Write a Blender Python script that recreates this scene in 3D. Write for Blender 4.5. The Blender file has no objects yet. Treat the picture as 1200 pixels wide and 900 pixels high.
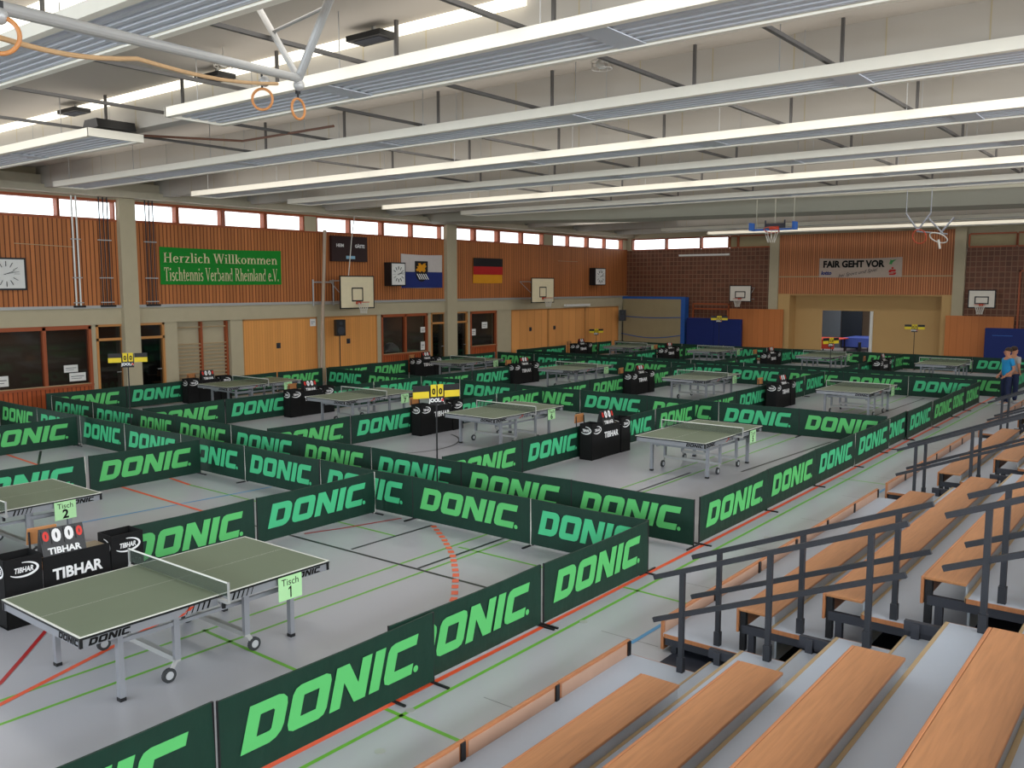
import bpy, bmesh, math, random
from mathutils import Vector, Matrix
random.seed(7)
S = bpy.context.scene
COL = S.collection
R = math.radians

# ------------------------------------------------------------------ camera, light, exposure
cam = bpy.data.cameras.new('camera'); cam.sensor_width = 36.0; cam.lens = 36 * 1043 / 1200
cam.clip_start = 0.05; cam.clip_end = 300
co = bpy.data.objects.new('camera', cam); COL.objects.link(co)
co.location = (7.41, -3.47, 3.76); co.rotation_euler = (R(90 - 6.375), 0, R(38.1))
S.camera = co
S.view_settings.view_transform = 'Standard'; S.view_settings.look = 'None'
S.view_settings.gamma = 1.0; S.view_settings.use_curve_mapping = False
S.view_settings.exposure = 0.0
S.cycles.use_denoising = True
S.cycles.max_bounces = 6; S.cycles.diffuse_bounces = 4; S.cycles.glossy_bounces = 3
S.cycles.transparent_max_bounces = 12; S.cycles.sample_clamp_indirect = 4.0
S.cycles.caustics_reflective = False; S.cycles.caustics_refractive = False
W = bpy.data.worlds.new('sky'); S.world = W; W.use_nodes = True
W.node_tree.nodes['Background'].inputs[0].default_value = (0.92, 0.97, 1.0, 1)
W.node_tree.nodes['Background'].inputs[1].default_value = 3.0

def area(name, loc, rot, sx, sy, power, color):
    l = bpy.data.lights.new(name, 'AREA'); l.shape = 'RECTANGLE'; l.size = sx; l.size_y = sy
    l.energy = power; l.color = color
    o = bpy.data.objects.new(name, l); COL.objects.link(o); o.location = loc; o.rotation_euler = rot
    return o
# daylight: skylights of the roof bays, and the tall glazing behind and beside the bleachers
for k, (yy, pw) in enumerate(((3.2, 240), (10.2, 300), (16.9, 310), (23.6, 260), (30.6, 330), (37.6, 300))):
    area('roof_skylight', (-4.0, yy, 7.02), (0, 0, 0), 25, 1.5, pw, (1.0, 0.96, 0.9))
area('gable_window_light', (0, -11.4, 4.6), (R(90), 0, 0), 30, 2.6, 1600, (0.76, 0.88, 1.0))
area('bleacher_window_light', (13.4, 4, 5.3), (R(90), 0, R(90)), 26, 1.8, 1700, (0.9, 0.95, 1.0))

# ------------------------------------------------------------------ helpers
def lin(c):
    return tuple(((v / 255) / 12.92 if v / 255 <= 0.04045 else ((v / 255 + 0.055) / 1.055) ** 2.4) for v in c)

def nodes(name):
    m = bpy.data.materials.new(name); m.use_nodes = True
    return m, m.node_tree.nodes, m.node_tree.links, m.node_tree.nodes['Principled BSDF']

MATS = {}
def mat(name, rgb, rough=0.6, spec=0.4, metal=0.0, var=0.08, scale=6.0, bump=0.0, stretch=(1, 1, 1), emit=0):
    if name in MATS: return MATS[name]
    m, n, l, b = nodes(name); c = lin(rgb)
    tc = n.new('ShaderNodeTexCoord'); mp = n.new('ShaderNodeMapping'); mp.inputs['Scale'].default_value = stretch
    l.new(tc.outputs['Object'], mp.inputs[0])
    no = n.new('ShaderNodeTexNoise'); no.inputs['Scale'].default_value = scale; no.inputs['Detail'].default_value = 4
    l.new(mp.outputs[0], no.inputs['Vector'])
    mx = n.new('ShaderNodeMix'); mx.data_type = 'RGBA'
    mx.inputs['A'].default_value = tuple(v * (1 - var) for v in c) + (1,)
    mx.inputs['B'].default_value = tuple(min(1, v * (1 + var)) for v in c) + (1,)
    l.new(no.outputs['Fac'], mx.inputs['Factor']); l.new(mx.outputs['Result'], b.inputs['Base Color'])
    b.inputs['Roughness'].default_value = rough; b.inputs['Specular IOR Level'].default_value = spec
    b.inputs['Metallic'].default_value = metal
    if emit:
        b.inputs['Emission Color'].default_value = c + (1,); b.inputs['Emission Strength'].default_value = emit
    if bump:
        bp = n.new('ShaderNodeBump'); bp.inputs['Strength'].default_value = bump; bp.inputs['Distance'].default_value = 0.02
        l.new(no.outputs['Fac'], bp.inputs['Height']); l.new(bp.outputs[0], b.inputs['Normal'])
    MATS[name] = m
    return m

def slats(name, axis, pitch, gap, rgb, gaprgb, rough=0.55, vary=0.25):
    m, n, l, b = nodes(name)
    tc = n.new('ShaderNodeTexCoord'); sp = n.new('ShaderNodeSeparateXYZ'); l.new(tc.outputs['Object'], sp.inputs[0])
    d = n.new('ShaderNodeMath'); d.operation = 'DIVIDE'; d.inputs[1].default_value = pitch; l.new(sp.outputs[axis], d.inputs[0])
    fr = n.new('ShaderNodeMath'); fr.operation = 'FRACT'; l.new(d.outputs[0], fr.inputs[0])
    gt = n.new('ShaderNodeMath'); gt.operation = 'GREATER_THAN'; gt.inputs[1].default_value = gap; l.new(fr.outputs[0], gt.inputs[0])
    fl = n.new('ShaderNodeMath'); fl.operation = 'FLOOR'; l.new(d.outputs[0], fl.inputs[0])
    wn = n.new('ShaderNodeTexWhiteNoise'); wn.noise_dimensions = '1D'; l.new(fl.outputs[0], wn.inputs['W'])
    mp = n.new('ShaderNodeMapping'); mp.inputs['Scale'].default_value = (9, 9, 0.7); l.new(tc.outputs['Object'], mp.inputs[0])
    no = n.new('ShaderNodeTexNoise'); no.inputs['Scale'].default_value = 2.0; no.inputs['Detail'].default_value = 3; l.new(mp.outputs[0], no.inputs['Vector'])
    ad = n.new('ShaderNodeMath'); ad.operation = 'ADD'; l.new(wn.outputs['Value'], ad.inputs[0]); l.new(no.outputs['Fac'], ad.inputs[1])
    hf = n.new('ShaderNodeMath'); hf.operation = 'MULTIPLY'; hf.inputs[1].default_value = 0.5; l.new(ad.outputs[0], hf.inputs[0])
    c = lin(rgb)
    m1 = n.new('ShaderNodeMix'); m1.data_type = 'RGBA'
    m1.inputs['A'].default_value = tuple(v * (1 - vary) for v in c) + (1,); m1.inputs['B'].default_value = tuple(v * (1 + vary) for v in c) + (1,)
    l.new(hf.outputs[0], m1.inputs['Factor'])
    m2 = n.new('ShaderNodeMix'); m2.data_type = 'RGBA'; m2.inputs['A'].default_value = lin(gaprgb) + (1,)
    l.new(m1.outputs['Result'], m2.inputs['B']); l.new(gt.outputs[0], m2.inputs['Factor'])
    l.new(m2.outputs['Result'], b.inputs['Base Color']); b.inputs['Roughness'].default_value = rough
    b.inputs['Specular IOR Level'].default_value = 0.3
    bp = n.new('ShaderNodeBump'); bp.inputs['Strength'].default_value = 0.4; bp.inputs['Distance'].default_value = 0.01
    l.new(gt.outputs[0], bp.inputs['Height']); l.new(bp.outputs[0], b.inputs['Normal'])
    return m

def wood(name, rgb, axis_scale=(14, 0.8, 14), rough=0.42):
    m, n, l, b = nodes(name); c = lin(rgb)
    tc = n.new('ShaderNodeTexCoord'); mp = n.new('ShaderNodeMapping'); mp.inputs['Scale'].default_value = axis_scale
    l.new(tc.outputs['Object'], mp.inputs[0])
    no = n.new('ShaderNodeTexNoise'); no.inputs['Scale'].default_value = 3; no.inputs['Detail'].default_value = 6; no.inputs['Distortion'].default_value = 0.6
    l.new(mp.outputs[0], no.inputs['Vector'])
    cr = n.new('ShaderNodeValToRGB'); l.new(no.outputs['Fac'], cr.inputs[0])
    cr.color_ramp.elements[0].position = 0.3; cr.color_ramp.elements[0].color = tuple(v * 0.86 for v in c) + (1,)
    cr.color_ramp.elements[1].position = 0.7; cr.color_ramp.elements[1].color = tuple(v * 1.09 for v in c) + (1,)
    l.new(cr.outputs[0], b.inputs['Base Color']); b.inputs['Roughness'].default_value = rough
    b.inputs['Specular IOR Level'].default_value = 0.35
    return m

def tiles(name, rgb, mortar, w, h, axis='XZ'):
    m, n, l, b = nodes(name)
    tc = n.new('ShaderNodeTexCoord'); sp = n.new('ShaderNodeSeparateXYZ'); cb = n.new('ShaderNodeCombineXYZ')
    l.new(tc.outputs['Object'], sp.inputs[0]); l.new(sp.outputs[axis[0]], cb.inputs[0]); l.new(sp.outputs[axis[1]], cb.inputs[1])
    br = n.new('ShaderNodeTexBrick'); br.offset = 0.0; br.inputs['Scale'].default_value = 1.0
    br.inputs['Brick Width'].default_value = w; br.inputs['Row Height'].default_value = h; br.inputs['Mortar Size'].default_value = 0.018
    c = lin(rgb); br.inputs['Color1'].default_value = tuple(v * 0.8 for v in c) + (1,); br.inputs['Color2'].default_value = tuple(v * 1.2 for v in c) + (1,)
    br.inputs['Mortar'].default_value = lin(mortar) + (1,)
    l.new(cb.outputs[0], br.inputs['Vector']); l.new(br.outputs['Color'], b.inputs['Base Color']); b.inputs['Roughness'].default_value = 0.6
    return m

def glassy(name, tint, alpha, rough=0.05):
    m, n, l, b = nodes(name)
    tr = n.new('ShaderNodeBsdfTransparent'); tr.inputs[0].default_value = tint + (1,)
    gl = n.new('ShaderNodeBsdfGlossy'); gl.inputs['Roughness'].default_value = rough; gl.inputs['Color'].default_value = (0.8, 0.85, 0.9, 1)
    mx = n.new('ShaderNodeMixShader'); mx.inputs[0].default_value = alpha
    l.new(tr.outputs[0], mx.inputs[1]); l.new(gl.outputs[0], mx.inputs[2]); l.new(mx.outputs[0], n['Material Output'].inputs['Surface'])
    return m

class MB:
    """collects shapes; build() links them as one mesh object"""
    def __init__(s): s.v = []; s.f = []; s.mi = []
    def add(s, vs, fs, mi=0):
        k = len(s.v); s.v += [tuple(v) for v in vs]; s.f += [tuple(i + k for i in f) for f in fs]; s.mi += [mi] * len(fs); return s
    def box(s, x0, x1, y0, y1, z0, z1, mi=0):
        v = [(x, y, z) for x in (x0, x1) for y in (y0, y1) for z in (z0, z1)]
        return s.add(v, [(0, 1, 3, 2), (4, 6, 7, 5), (0, 4, 5, 1), (2, 3, 7, 6), (0, 2, 6, 4), (1, 5, 7, 3)], mi)
    def tube(s, p0, p1, r, n=10, r1=None, mi=0):
        p0 = Vector(p0); p1 = Vector(p1); d = (p1 - p0).normalized(); a = d.orthogonal().normalized(); b = d.cross(a); r1 = r if r1 is None else r1
        v = []
        for P, rr in ((p0, r), (p1, r1)):
            v += [P + (a * math.cos(t) + b * math.sin(t)) * rr for t in (2 * math.pi * i / n for i in range(n))]
        f = [(i, (i + 1) % n, n + (i + 1) % n, n + i) for i in range(n)] + [tuple(range(n - 1, -1, -1)), tuple(range(n, 2 * n))]
        return s.add(v, f, mi)
    def bar(s, p0, p1, w, h, up=(0, 0, 1), mi=0):
        p0 = Vector(p0); p1 = Vector(p1); d = (p1 - p0).normalized(); a = d.cross(Vector(up)).normalized(); b = a.cross(d)
        v = [P + a * (w / 2 * i) + b * (h / 2 * j) for P in (p0, p1) for i, j in ((-1, -1), (1, -1), (1, 1), (-1, 1))]
        return s.add(v, [(0, 1, 2, 3), (7, 6, 5, 4), (0, 4, 5, 1), (1, 5, 6, 2), (2, 6, 7, 3), (3, 7, 4, 0)], mi)
    def path(s, pts, r, n=8):
        for a, b in zip(pts, pts[1:]): s.tube(a, b, r, n)
        return s
    def torus(s, c, ax, R_, r, n=24, m=8):
        c = Vector(c); ax = Vector(ax).normalized(); a = ax.orthogonal().normalized(); b = ax.cross(a); v = []
        for i in range(n):
            t = 2 * math.pi * i / n; d = a * math.cos(t) + b * math.sin(t)
            for j in range(m):
                q = 2 * math.pi * j / m; v.append(c + d * (R_ + r * math.cos(q)) + ax * (r * math.sin(q)))
        f = [(i * m + j, ((i + 1) % n) * m + j, ((i + 1) % n) * m + (j + 1) % m, i * m + (j + 1) % m) for i in range(n) for j in range(m)]
        return s.add(v, f)
    def prism(s, poly, axis, a0, a1, mi=0):
        """poly: 2D points; axis 'x','y','z' is the extrusion axis"""
        def P(u, w, t): return {'x': (t, u, w), 'y': (u, t, w), 'z': (u, w, t)}[axis]
        n = len(poly); v = [P(u, w, a0) for u, w in poly] + [P(u, w, a1) for u, w in poly]
        return s.add(v, [(i, (i + 1) % n, n + (i + 1) % n, n + i) for i in range(n)] + [tuple(range(n - 1, -1, -1)), tuple(range(n, 2 * n))], mi)
    def sphere(s, c, rx, ry, rz, n=12, m=8):
        v = []; f = []
        for i in range(m + 1):
            t = math.pi * i / m
            for j in range(n):
                q = 2 * math.pi * j / n; v.append((c[0] + rx * math.sin(t) * math.cos(q), c[1] + ry * math.sin(t) * math.sin(q), c[2] + rz * math.cos(t)))
        for i in range(m):
            for j in range(n): f.append((i * n + j, (i + 1) * n + j, (i + 1) * n + (j + 1) % n, i * n + (j + 1) % n))
        return s.add(v, f)
    def flat(s, data, o, u, w, mi=0):
        """2D mesh data (verts, faces) placed with origin o, axes u (right) and w (up)"""
        o = Vector(o); u = Vector(u); w = Vector(w)
        return s.add([o + u * p[0] + w * p[1] for p in data[0]], data[1], mi)
    def mesh(s, name, mats, smooth=False):
        me = bpy.data.meshes.new(name); me.from_pydata([tuple(v) for v in s.v], [], s.f)
        for m in (mats if isinstance(mats, (list, tuple)) else [mats]): me.materials.append(m)
        me.polygons.foreach_set('material_index', s.mi)
        bm = bmesh.new(); bm.from_mesh(me); bmesh.ops.recalc_face_normals(bm, faces=bm.faces); bm.to_mesh(me); bm.free()
        if smooth:
            me.polygons.foreach_set('use_smooth', [True] * len(me.polygons))
            me.set_sharp_from_angle(angle=R(40))
        return me
    def build(s, name, mats, parent=None, smooth=False):
        o = bpy.data.objects.new(name, s.mesh(name, mats, smooth)); COL.objects.link(o)
        if parent is not None: o.parent = parent
        return o

def bevel(o, w=0.01, n=2):
    m = o.modifiers.new('soft edges', 'BEVEL'); m.width = w; m.segments = n; m.limit_method = 'ANGLE'; return o
def tag(o, label, cat, group=None):
    o['label'] = label; o['category'] = cat
    if group: o['group'] = group
    return o
def empty(name, loc=(0, 0, 0), rz=0.0):
    o = bpy.data.objects.new(name, None); COL.objects.link(o); o.location = loc; o.rotation_euler = (0, 0, rz); o.empty_display_size = 0.1
    return o
def struct(o): o['kind'] = 'structure'; return o
def copy_tree(o, parent=None):
    c = o.copy(); COL.objects.link(c)
    if parent is not None: c.parent = parent
    for ch in list(o.children): copy_tree(ch, c)
    return c
ORD = 'first second third fourth fifth sixth seventh eighth ninth tenth eleventh twelfth'.split()
NUM = 'zero one two three four five six seven eight nine ten eleven twelve thirteen fourteen fifteen sixteen'.split()

# --- flat lettering
def text2d(txt, size=1.0, bold=0.0, shear=0.0, align='CENTER', sx=1.0):
    cu = bpy.data.curves.new('lettering', 'FONT'); cu.body = txt; cu.size = size; cu.align_x = align; cu.offset = bold; cu.shear = shear; cu.resolution_u = 3
    ob = bpy.data.objects.new('lettering', cu); COL.objects.link(ob)
    bpy.context.view_layer.update(); dg = bpy.context.evaluated_depsgraph_get()
    me = bpy.data.meshes.new_from_object(ob.evaluated_get(dg))
    d = ([(v.co.x * sx, v.co.y) for v in me.vertices], [tuple(p.vertices) for p in me.polygons])
    bpy.data.objects.remove(ob); bpy.data.meshes.remove(me); bpy.data.curves.remove(cu)
    return d
def fill2d(loops):
    cu = bpy.data.curves.new('lettering', 'CURVE'); cu.dimensions = '2D'; cu.fill_mode = 'BOTH'
    for lp in loops:
        sp = cu.splines.new('POLY'); sp.points.add(len(lp) - 1); sp.use_cyclic_u = True
        for p, q in zip(sp.points, lp): p.co = (q[0], q[1], 0, 1)
    ob = bpy.data.objects.new('lettering', cu); COL.objects.link(ob)
    bpy.context.view_layer.update(); dg = bpy.context.evaluated_depsgraph_get()
    me = bpy.data.meshes.new_from_object(ob.evaluated_get(dg))
    d = ([(v.co.x, v.co.y) for v in me.vertices], [tuple(p.vertices) for p in me.polygons])
    bpy.data.objects.remove(ob); bpy.data.meshes.remove(me); bpy.data.curves.remove(cu)
    return d
def join2d(*ds):
    V = []; F = []
    for d in ds:
        k = len(V); V += d[0]; F += [tuple(i + k for i in f) for f in d[1]]
    return (V, F)
def move2d(d, dx=0, dy=0, sx=1, sy=1): return ([(x * sx + dx, y * sy + dy) for x, y in d[0]], d[1])

def italic_logo():
    """five heavy slanted capitals D O N I C and a small ring"""
    L = []; x = 0.0
    def corner(pts): return pts
    def put(loops, w, gap=0.12):
        nonlocal x
        L.extend([[(px + x + 0.28 * py, py) for px, py in lp] for lp in loops]); x += w + gap
    put([[(0, 0), (.74, 0), (.9, .05), (1.02, .16), (1.06, .3), (1.06, .72), (1.02, .86), (.9, .96), (.76, 1), (0, 1)], [(.34, .27), (.34, .73), (.68, .73), (.72, .69), (.72, .31), (.68, .27)]], 1.06)
    put([[(.2, 0), (.92, 0), (1.06, .05), (1.12, .18), (1.12, .8), (1.06, .94), (.92, 1), (.2, 1), (.06, .95), (0, .82), (0, .2), (.06, .06)], [(.34, .27), (.34, .73), (.78, .73), (.78, .27)]], 1.12)
    put([[(0, 0), (0, 1), (.38, 1), (.8, .44), (.8, 1), (1.12, 1), (1.12, 0), (.76, 0), (.32, .58), (.32, 0)]], 1.12)
    put([[(0, 0), (0, 1), (.34, 1), (.34, 0)]], .34)
    put([[(.2, 0), (1.02, 0), (1.02, .27), (.34, .27), (.34, .73), (1.02, .73), (1.02, 1), (.2, 1), (.06, .95), (0, .82), (0, .2), (.06, .06)]], 1.02, 0.06)
    L.append([(x + .1 + .09 * math.cos(t), .09 + .09 * math.sin(t)) for t in (2 * math.pi * i / 10 for i in range(10))])
    w = x + 0.45
    d = fill2d(L)
    return ([(a - w / 2, b - 0.5) for a, b in d[0]], d[1])   # centred, height 1, width about 5.3
LOGO = italic_logo()
TIB = text2d('TIBHAR', 1.0, 0.035, 0.0)
TIBS = text2d('TIBHAR', 1.0, 0.03, 0.2)
def ellipse_ring(a, b, t0, t1, th0, n=28):
    V = []; F = []
    for i in range(n + 1):
        k = i / n; t = R(t0 + (t1 - t0) * k); w = th0 * math.sin(math.pi * k) + 0.008
        V += [(a * math.cos(t), b * math.sin(t)), ((a - w) * math.cos(t), (b - w) * math.sin(t))]
    for i in range(n): F.append((2 * i, 2 * i + 1, 2 * i + 3, 2 * i + 2))
    return (V, F)
OVAL = join2d(move2d(TIBS, 0, -0.028, 0.06, 0.082), ellipse_ring(0.165, 0.085, -150, 95, 0.02))

# ------------------------------------------------------------------ materials
M = dict(
    floor=mat('hall floor', (176, 177, 184), 0.30, 0.45, var=0.05, scale=0.7),
    concrete=mat('olive painted concrete', (184, 173, 146), 0.8, 0.2, var=0.06, scale=3),
    roof=mat('roof soffit', (190, 182, 170), 0.85, 0.2, var=0.04, scale=1.0),
    fascia=mat('roof beam panels', (184, 179, 170), 0.8, 0.2, var=0.04, scale=1.0),
    slat_y=slats('wood cladding', 'Y', 0.135, 0.24, (184, 114, 64), (104, 54, 28)),
    slat_x=slats('end wood cladding', 'X', 0.11, 0.3, (196, 128, 84), (124, 66, 38)),
    gate=slats('orange pine boards', 'Y', 0.115, 0.06, (228, 158, 86), (184, 114, 54), vary=0.12),
    board_x=slats('orange board panels', 'X', 0.3, 0.03, (196, 120, 66), (160, 88, 44), vary=0.12),
    gatefar=slats('orange plywood doors', 'Y', 0.62, 0.03, (234, 164, 96), (186, 116, 62), vary=0.14),
    sillwood=slats('red brown low boards', 'Y', 0.13, 0.2, (172, 84, 42), (96, 40, 18)),
    frame=mat('red brown window wood', (158, 80, 44), 0.5),
    pine=mat('light door wood', (196, 136, 76), 0.5),
    tile=tiles('brown wall tiles', (104, 62, 42), (136, 100, 74), 0.24, 0.24),
    tan=mat('tan paint', (198, 162, 108), 0.7, 0.3, var=0.03, scale=1),
    steel=mat('grey steel tube', (176, 176, 174), 0.4, 0.5, 0.2, var=0.05), railgrey=mat('roof rail grey', (92, 90, 88), 0.5, 0.4), beige=mat('beige pole', (176, 156, 136), 0.6),
    silver=mat('silver lacquer', (150, 152, 158), 0.4, 0.5, 0.3, var=0.05),
    dark=mat('black lacquer', (26, 27, 30), 0.45, 0.4),
    darkrail=mat('anthracite handrail', (44, 46, 52), 0.5, 0.4, var=0.12, scale=9),
    white=mat('white lacquer', (228, 228, 222), 0.45, 0.4, var=0.03),
    cream=mat('cream strip lip', (236, 230, 214), 0.5, 0.4, var=0.03),
    strip=mat('grey radiant panel', (196, 200, 206), 0.5, 0.4, var=0.05, scale=2),
    green=mat('dark green nylon', (16, 52, 40), 0.55, 0.35, var=0.22, scale=5, bump=0.5, stretch=(1, 1, 0.6)),
    mint=mat('mint print', (74, 192, 134), 0.55, 0.3, var=0.06, scale=3),
    lime=mat('yellow green print', (94, 194, 110), 0.55, 0.3, var=0.06, scale=3),
    top=mat('green table top', (112, 124, 102), 0.55, 0.3, var=0.04, scale=3),
    line=mat('white paint line', (232, 234, 226), 0.5, 0.3, var=0.02),
    black=mat('black cloth', (18, 18, 19), 0.75, 0.25, var=0.2, scale=5, bump=0.3),
    blackm=mat('black plastic', (24, 24, 26), 0.4, 0.4),
    paper=mat('pale green paper', (178, 226, 168), 0.7, 0.2, var=0.02),
    paperw=mat('white paper', (226, 226, 222), 0.7, 0.2, var=0.03),
    ink=mat('black ink', (14, 14, 14), 0.6, 0.2),
    letter=mat('white lettering', (236, 236, 236), 0.6, 0.2, var=0.02),
    red=mat('red digit plastic', (216, 46, 34), 0.5),
    yellow=mat('yellow card', (226, 200, 40), 0.5),
    seat=wood('bleacher seat wood', (176, 122, 80)),
    seatedge=wood('bleacher board wood', (178, 118, 78), (14, 0.8, 3)),
    deck=mat('bleacher deck lino', (176, 185, 198), 0.5, 0.35, var=0.05, scale=2),
    riser=mat('galvanised riser', (164, 170, 176), 0.5, 0.4, 0.0, var=0.15, scale=4),
    nosing=mat('wooden nosing', (176, 152, 116), 0.6),
    under=mat('dark understructure', (52, 54, 62), 0.7),
    chairwood=mat('beech chair wood', (190, 132, 82), 0.5),
    tyre=mat('dark rubber', (52, 54, 56), 0.6), hub=mat('pale wheel hub', (180, 182, 184), 0.4),
    blue=mat('navy mat', (22, 40, 104), 0.6, 0.3, var=0.12, scale=2),
    bluedge=mat('bright blue vinyl', (40, 92, 170), 0.5),
    khaki=mat('khaki mat cover', (158, 145, 112), 0.75, 0.2, var=0.1, scale=2),
    board=mat('cream backboard', (226, 214, 180), 0.5), boardw=mat('white backboard', (214, 208, 196), 0.5),
    orange=mat('red orange rim', (190, 66, 40), 0.5), netw=mat('white cord', (214, 210, 200), 0.8),
    rope=mat('tan rope', (196, 160, 118), 0.8), ring=mat('varnished ring wood', (190, 128, 74), 0.4),
    flaggreen=mat('banner green cloth', (28, 132, 44), 0.7, 0.2, var=0.1, scale=2), serif=mat('cream lettering', (222, 216, 168), 0.7),
    glass=glassy('window glass', (0.97, 0.98, 0.98), 0.04), dglass=glassy('dark interior glass', (0.6, 0.6, 0.6), 0.06),
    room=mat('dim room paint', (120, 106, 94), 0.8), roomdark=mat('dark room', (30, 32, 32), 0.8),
    fgold=mat('flag gold', (222, 150, 20), 0.7), fred=mat('flag red', (182, 26, 26), 0.7), fblack=mat('flag black', (22, 20, 24), 0.7),
    fblue=mat('flag blue', (24, 42, 112), 0.7), fwhite=mat('flag white', (206, 198, 194), 0.7),
    skin=mat('skin', (196, 138, 108), 0.55), hair=mat('brown hair', (58, 40, 28), 0.7), shirt=mat('bright blue shirt', (38, 146, 204), 0.8),
    jeans=mat('dark jeans', (32, 42, 74), 0.85), shirtg=mat('pale shirt', (176, 172, 168), 0.8), shoe=mat('pale shoe', (176, 176, 178), 0.6),
)
def net_material(name, rgb, alpha):
    m, n, l, b = nodes(name)
    b.inputs['Base Color'].default_value = lin(rgb) + (1,); b.inputs['Roughness'].default_value = 0.8
    tr = n.new('ShaderNodeBsdfTransparent'); mx = n.new('ShaderNodeMixShader'); mx.inputs[0].default_value = alpha
    l.new(tr.outputs[0], mx.inputs[1]); l.new(b.outputs[0], mx.inputs[2]); l.new(mx.outputs[0], n['Material Output'].inputs['Surface'])
    return m
M['net'] = net_material('table net mesh', (62, 76, 66), 0.62)

# ------------------------------------------------------------------ the setting
XW, YE, XR, YN, ZC = -19.6, 41.8, 13.8, -11.8, 7.12
fl = struct(MB().box(XW - 3, XR, YN, YE + 14, -0.2, 0).build('floor', M['floor']))
def linecol(name, rgb): return mat(name, rgb, 0.4, 0.4, var=0.05)
def floor_lines(name, rgb, segs, w=0.05, z=0.0015):
    b = MB()
    for (x0, y0, x1, y1) in segs:
        d = Vector((x1 - x0, y1 - y0, 0)); d.normalize(); n_ = Vector((-d.y, d.x, 0)) * (w / 2)
        p, q = Vector((x0, y0, z)), Vector((x1, y1, z)); b.add([p - n_, q - n_, q + n_, p + n_], [(0, 1, 2, 3)])
    return b.build(name, linecol(name, rgb), fl)
def arc(cx, cy, r, a0, a1, n=24):
    P = [(cx + r * math.cos(R(a0 + (a1 - a0) * i / n)), cy + r * math.sin(R(a0 + (a1 - a0) * i / n))) for i in range(n + 1)]
    return [(a[0], a[1], b[0], b[1]) for a, b in zip(P, P[1:])]
floor_lines('green_floor_line', (112, 178, 62), [(-1.02, -3, -0.95, 30), (-0.55, -3, -0.48, 30), (-1.05, 1.83, 2.9, 1.77), (2.05, -1, 2.1, 38), (1.2, 5.9, 2.95, 5.83), (-7.6, 5.75, -2, 5.72), (1.9, 13.9, 2.95, 13.9), (-0.9, 5.88, 1.2, 5.88)], 0.045)
floor_lines('black_floor_line', (38, 40, 42), [(-2.03, 4.85, -2.0, 6.5), (-0.68, 4.82, -0.62, 12.6), (-5.4, 4.75, 0.75, 4.8), (0.15, 13.3, 0.42, 17.9), (-0.1, 21, 0.1, 28), (-13.3, 5.6, -10.4, 4.2)] + arc(-8.1, 11.4, 1.75, -40, 70), 0.05, 0.0022)
floor_lines('orange_floor_line', (236, 92, 52), [(1.83, -4, 1.83, 38.5), (-0.72, -0.9, -2.0, 2.75), (-8.5, 4.87, -5.5, 4.77), (-8.4, 5.85, -7.55, 5.75), (-14.5, 5.0, -11.0, 4.8)], 0.06, 0.003)
floor_lines('red_floor_line', (176, 40, 42), [(-0.9, -0.75, -1.39, -0.11), (-1.39, -0.11, -1.92, 0.36), (-1.92, 0.36, -2.45, 0.82), (-3.2, 4.95, -2.98, 5.5), (-2.98, 5.5, -2.68, 6.5)], 0.045, 0.0036)
floor_lines('blue_floor_line', (82, 150, 202), [(2.83, 4.4, 2.9, 18), (-6.55, 2.5, -6.2, 6.6), (0.2, -2, 0.4, -1.2)], 0.05, 0.0028)
dp = [(-1.97, 6.49), (-1.33, 6.04), (-0.72, 5.55), (-0.14, 4.97), (0.44, 4.29), (0.95, 3.5)]; dots = []
for (xa, ya), (xb, yb) in zip(dp, dp[1:]):
    for k in range(4): dots.append((xa + (xb - xa) * k / 4, ya + (yb - ya) * k / 4, xa + (xb - xa) * (k + 0.6) / 4, ya + (yb - ya) * (k + 0.6) / 4))
floor_lines('dotted_floor_line', (240, 108, 74), dots, 0.085, 0.0042)
floor_lines('floor_seam', (128, 130, 134), [(2.4, 2.5 + 2 * i, 3.1, 2.5 + 2 * i) for i in range(12)], 0.012, 0.0012)
b = MB()
for x, y in ((2.35, 1.25), (2.05, 1.9), (2.1, 4.6), (2.4, 9.1)):
    b.tube((x, y, 0.0), (x, y, 0.004), 0.045, 14)
b.build('socket_cover', M['steel'], fl)

struct(MB().box(3.3, 11.0, YN + 4.2, 27.6, 0.0, 0.006).build('floor_painted_shade', mat('painted shade sheet', (46, 50, 62), 0.6)))  # sheet coloured dark to stand for the shade below the stands
# left wall ------------------------------------------------------------
b = MB()
b.box(XW - 0.30, XW + 0.05, YN, YE, 2.53, 3.06)                       # concrete beam
for y0, y1 in ((10.05, 10.2), (11.1, 11.55), (12.48, 12.95), (15.0, 15.5), (18.85, 19.2), (21.98, 22.2), (24.98, 25.19), (26.15, 26.65), (27.65, 27.83), (29.77, 30.9), (40.96, YE)):
    b.box(XW - 0.30, XW, y0, y1, 0, 2.53)
b.box(XW - 0.42, XW - 0.3, 12.9, 15.05, 0, 2.53)                      # back of the wall-bar recess
b.box(XW - 0.30, XW, YN, YE, 6.33, ZC + 0.1)                          # lintel above the window band
for y0, y1 in ((YN, 3.5), (18.35, 18.95), (33.6, 34.34), (41.3, YE)):
    b.box(XW - 0.30, XW + 0.02, y0, y1, 5.72, 6.33)
struct(b.build('wall_west', M['concrete']))
b = MB().box(XW - 0.28, XW + 0.02, YN, YE, 3.12, 5.72)
struct(b.build('wall_cladding', M['slat_y']))
struct(MB().box(XW - 0.2, XW + 0.09, YN, YE, 3.06, 3.12).box(XW, XW + 0.12, YN, YE, 3.035, 3.06).build('trim_1', M['steel']))
struct(MB().box(XW - 0.3, XW + 0.05, YN, YE, 6.31, 6.36).box(XW - 0.3, XW + 0.04, YN, YE, 5.70, 5.76).build('trim_2', M['frame']))
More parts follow.
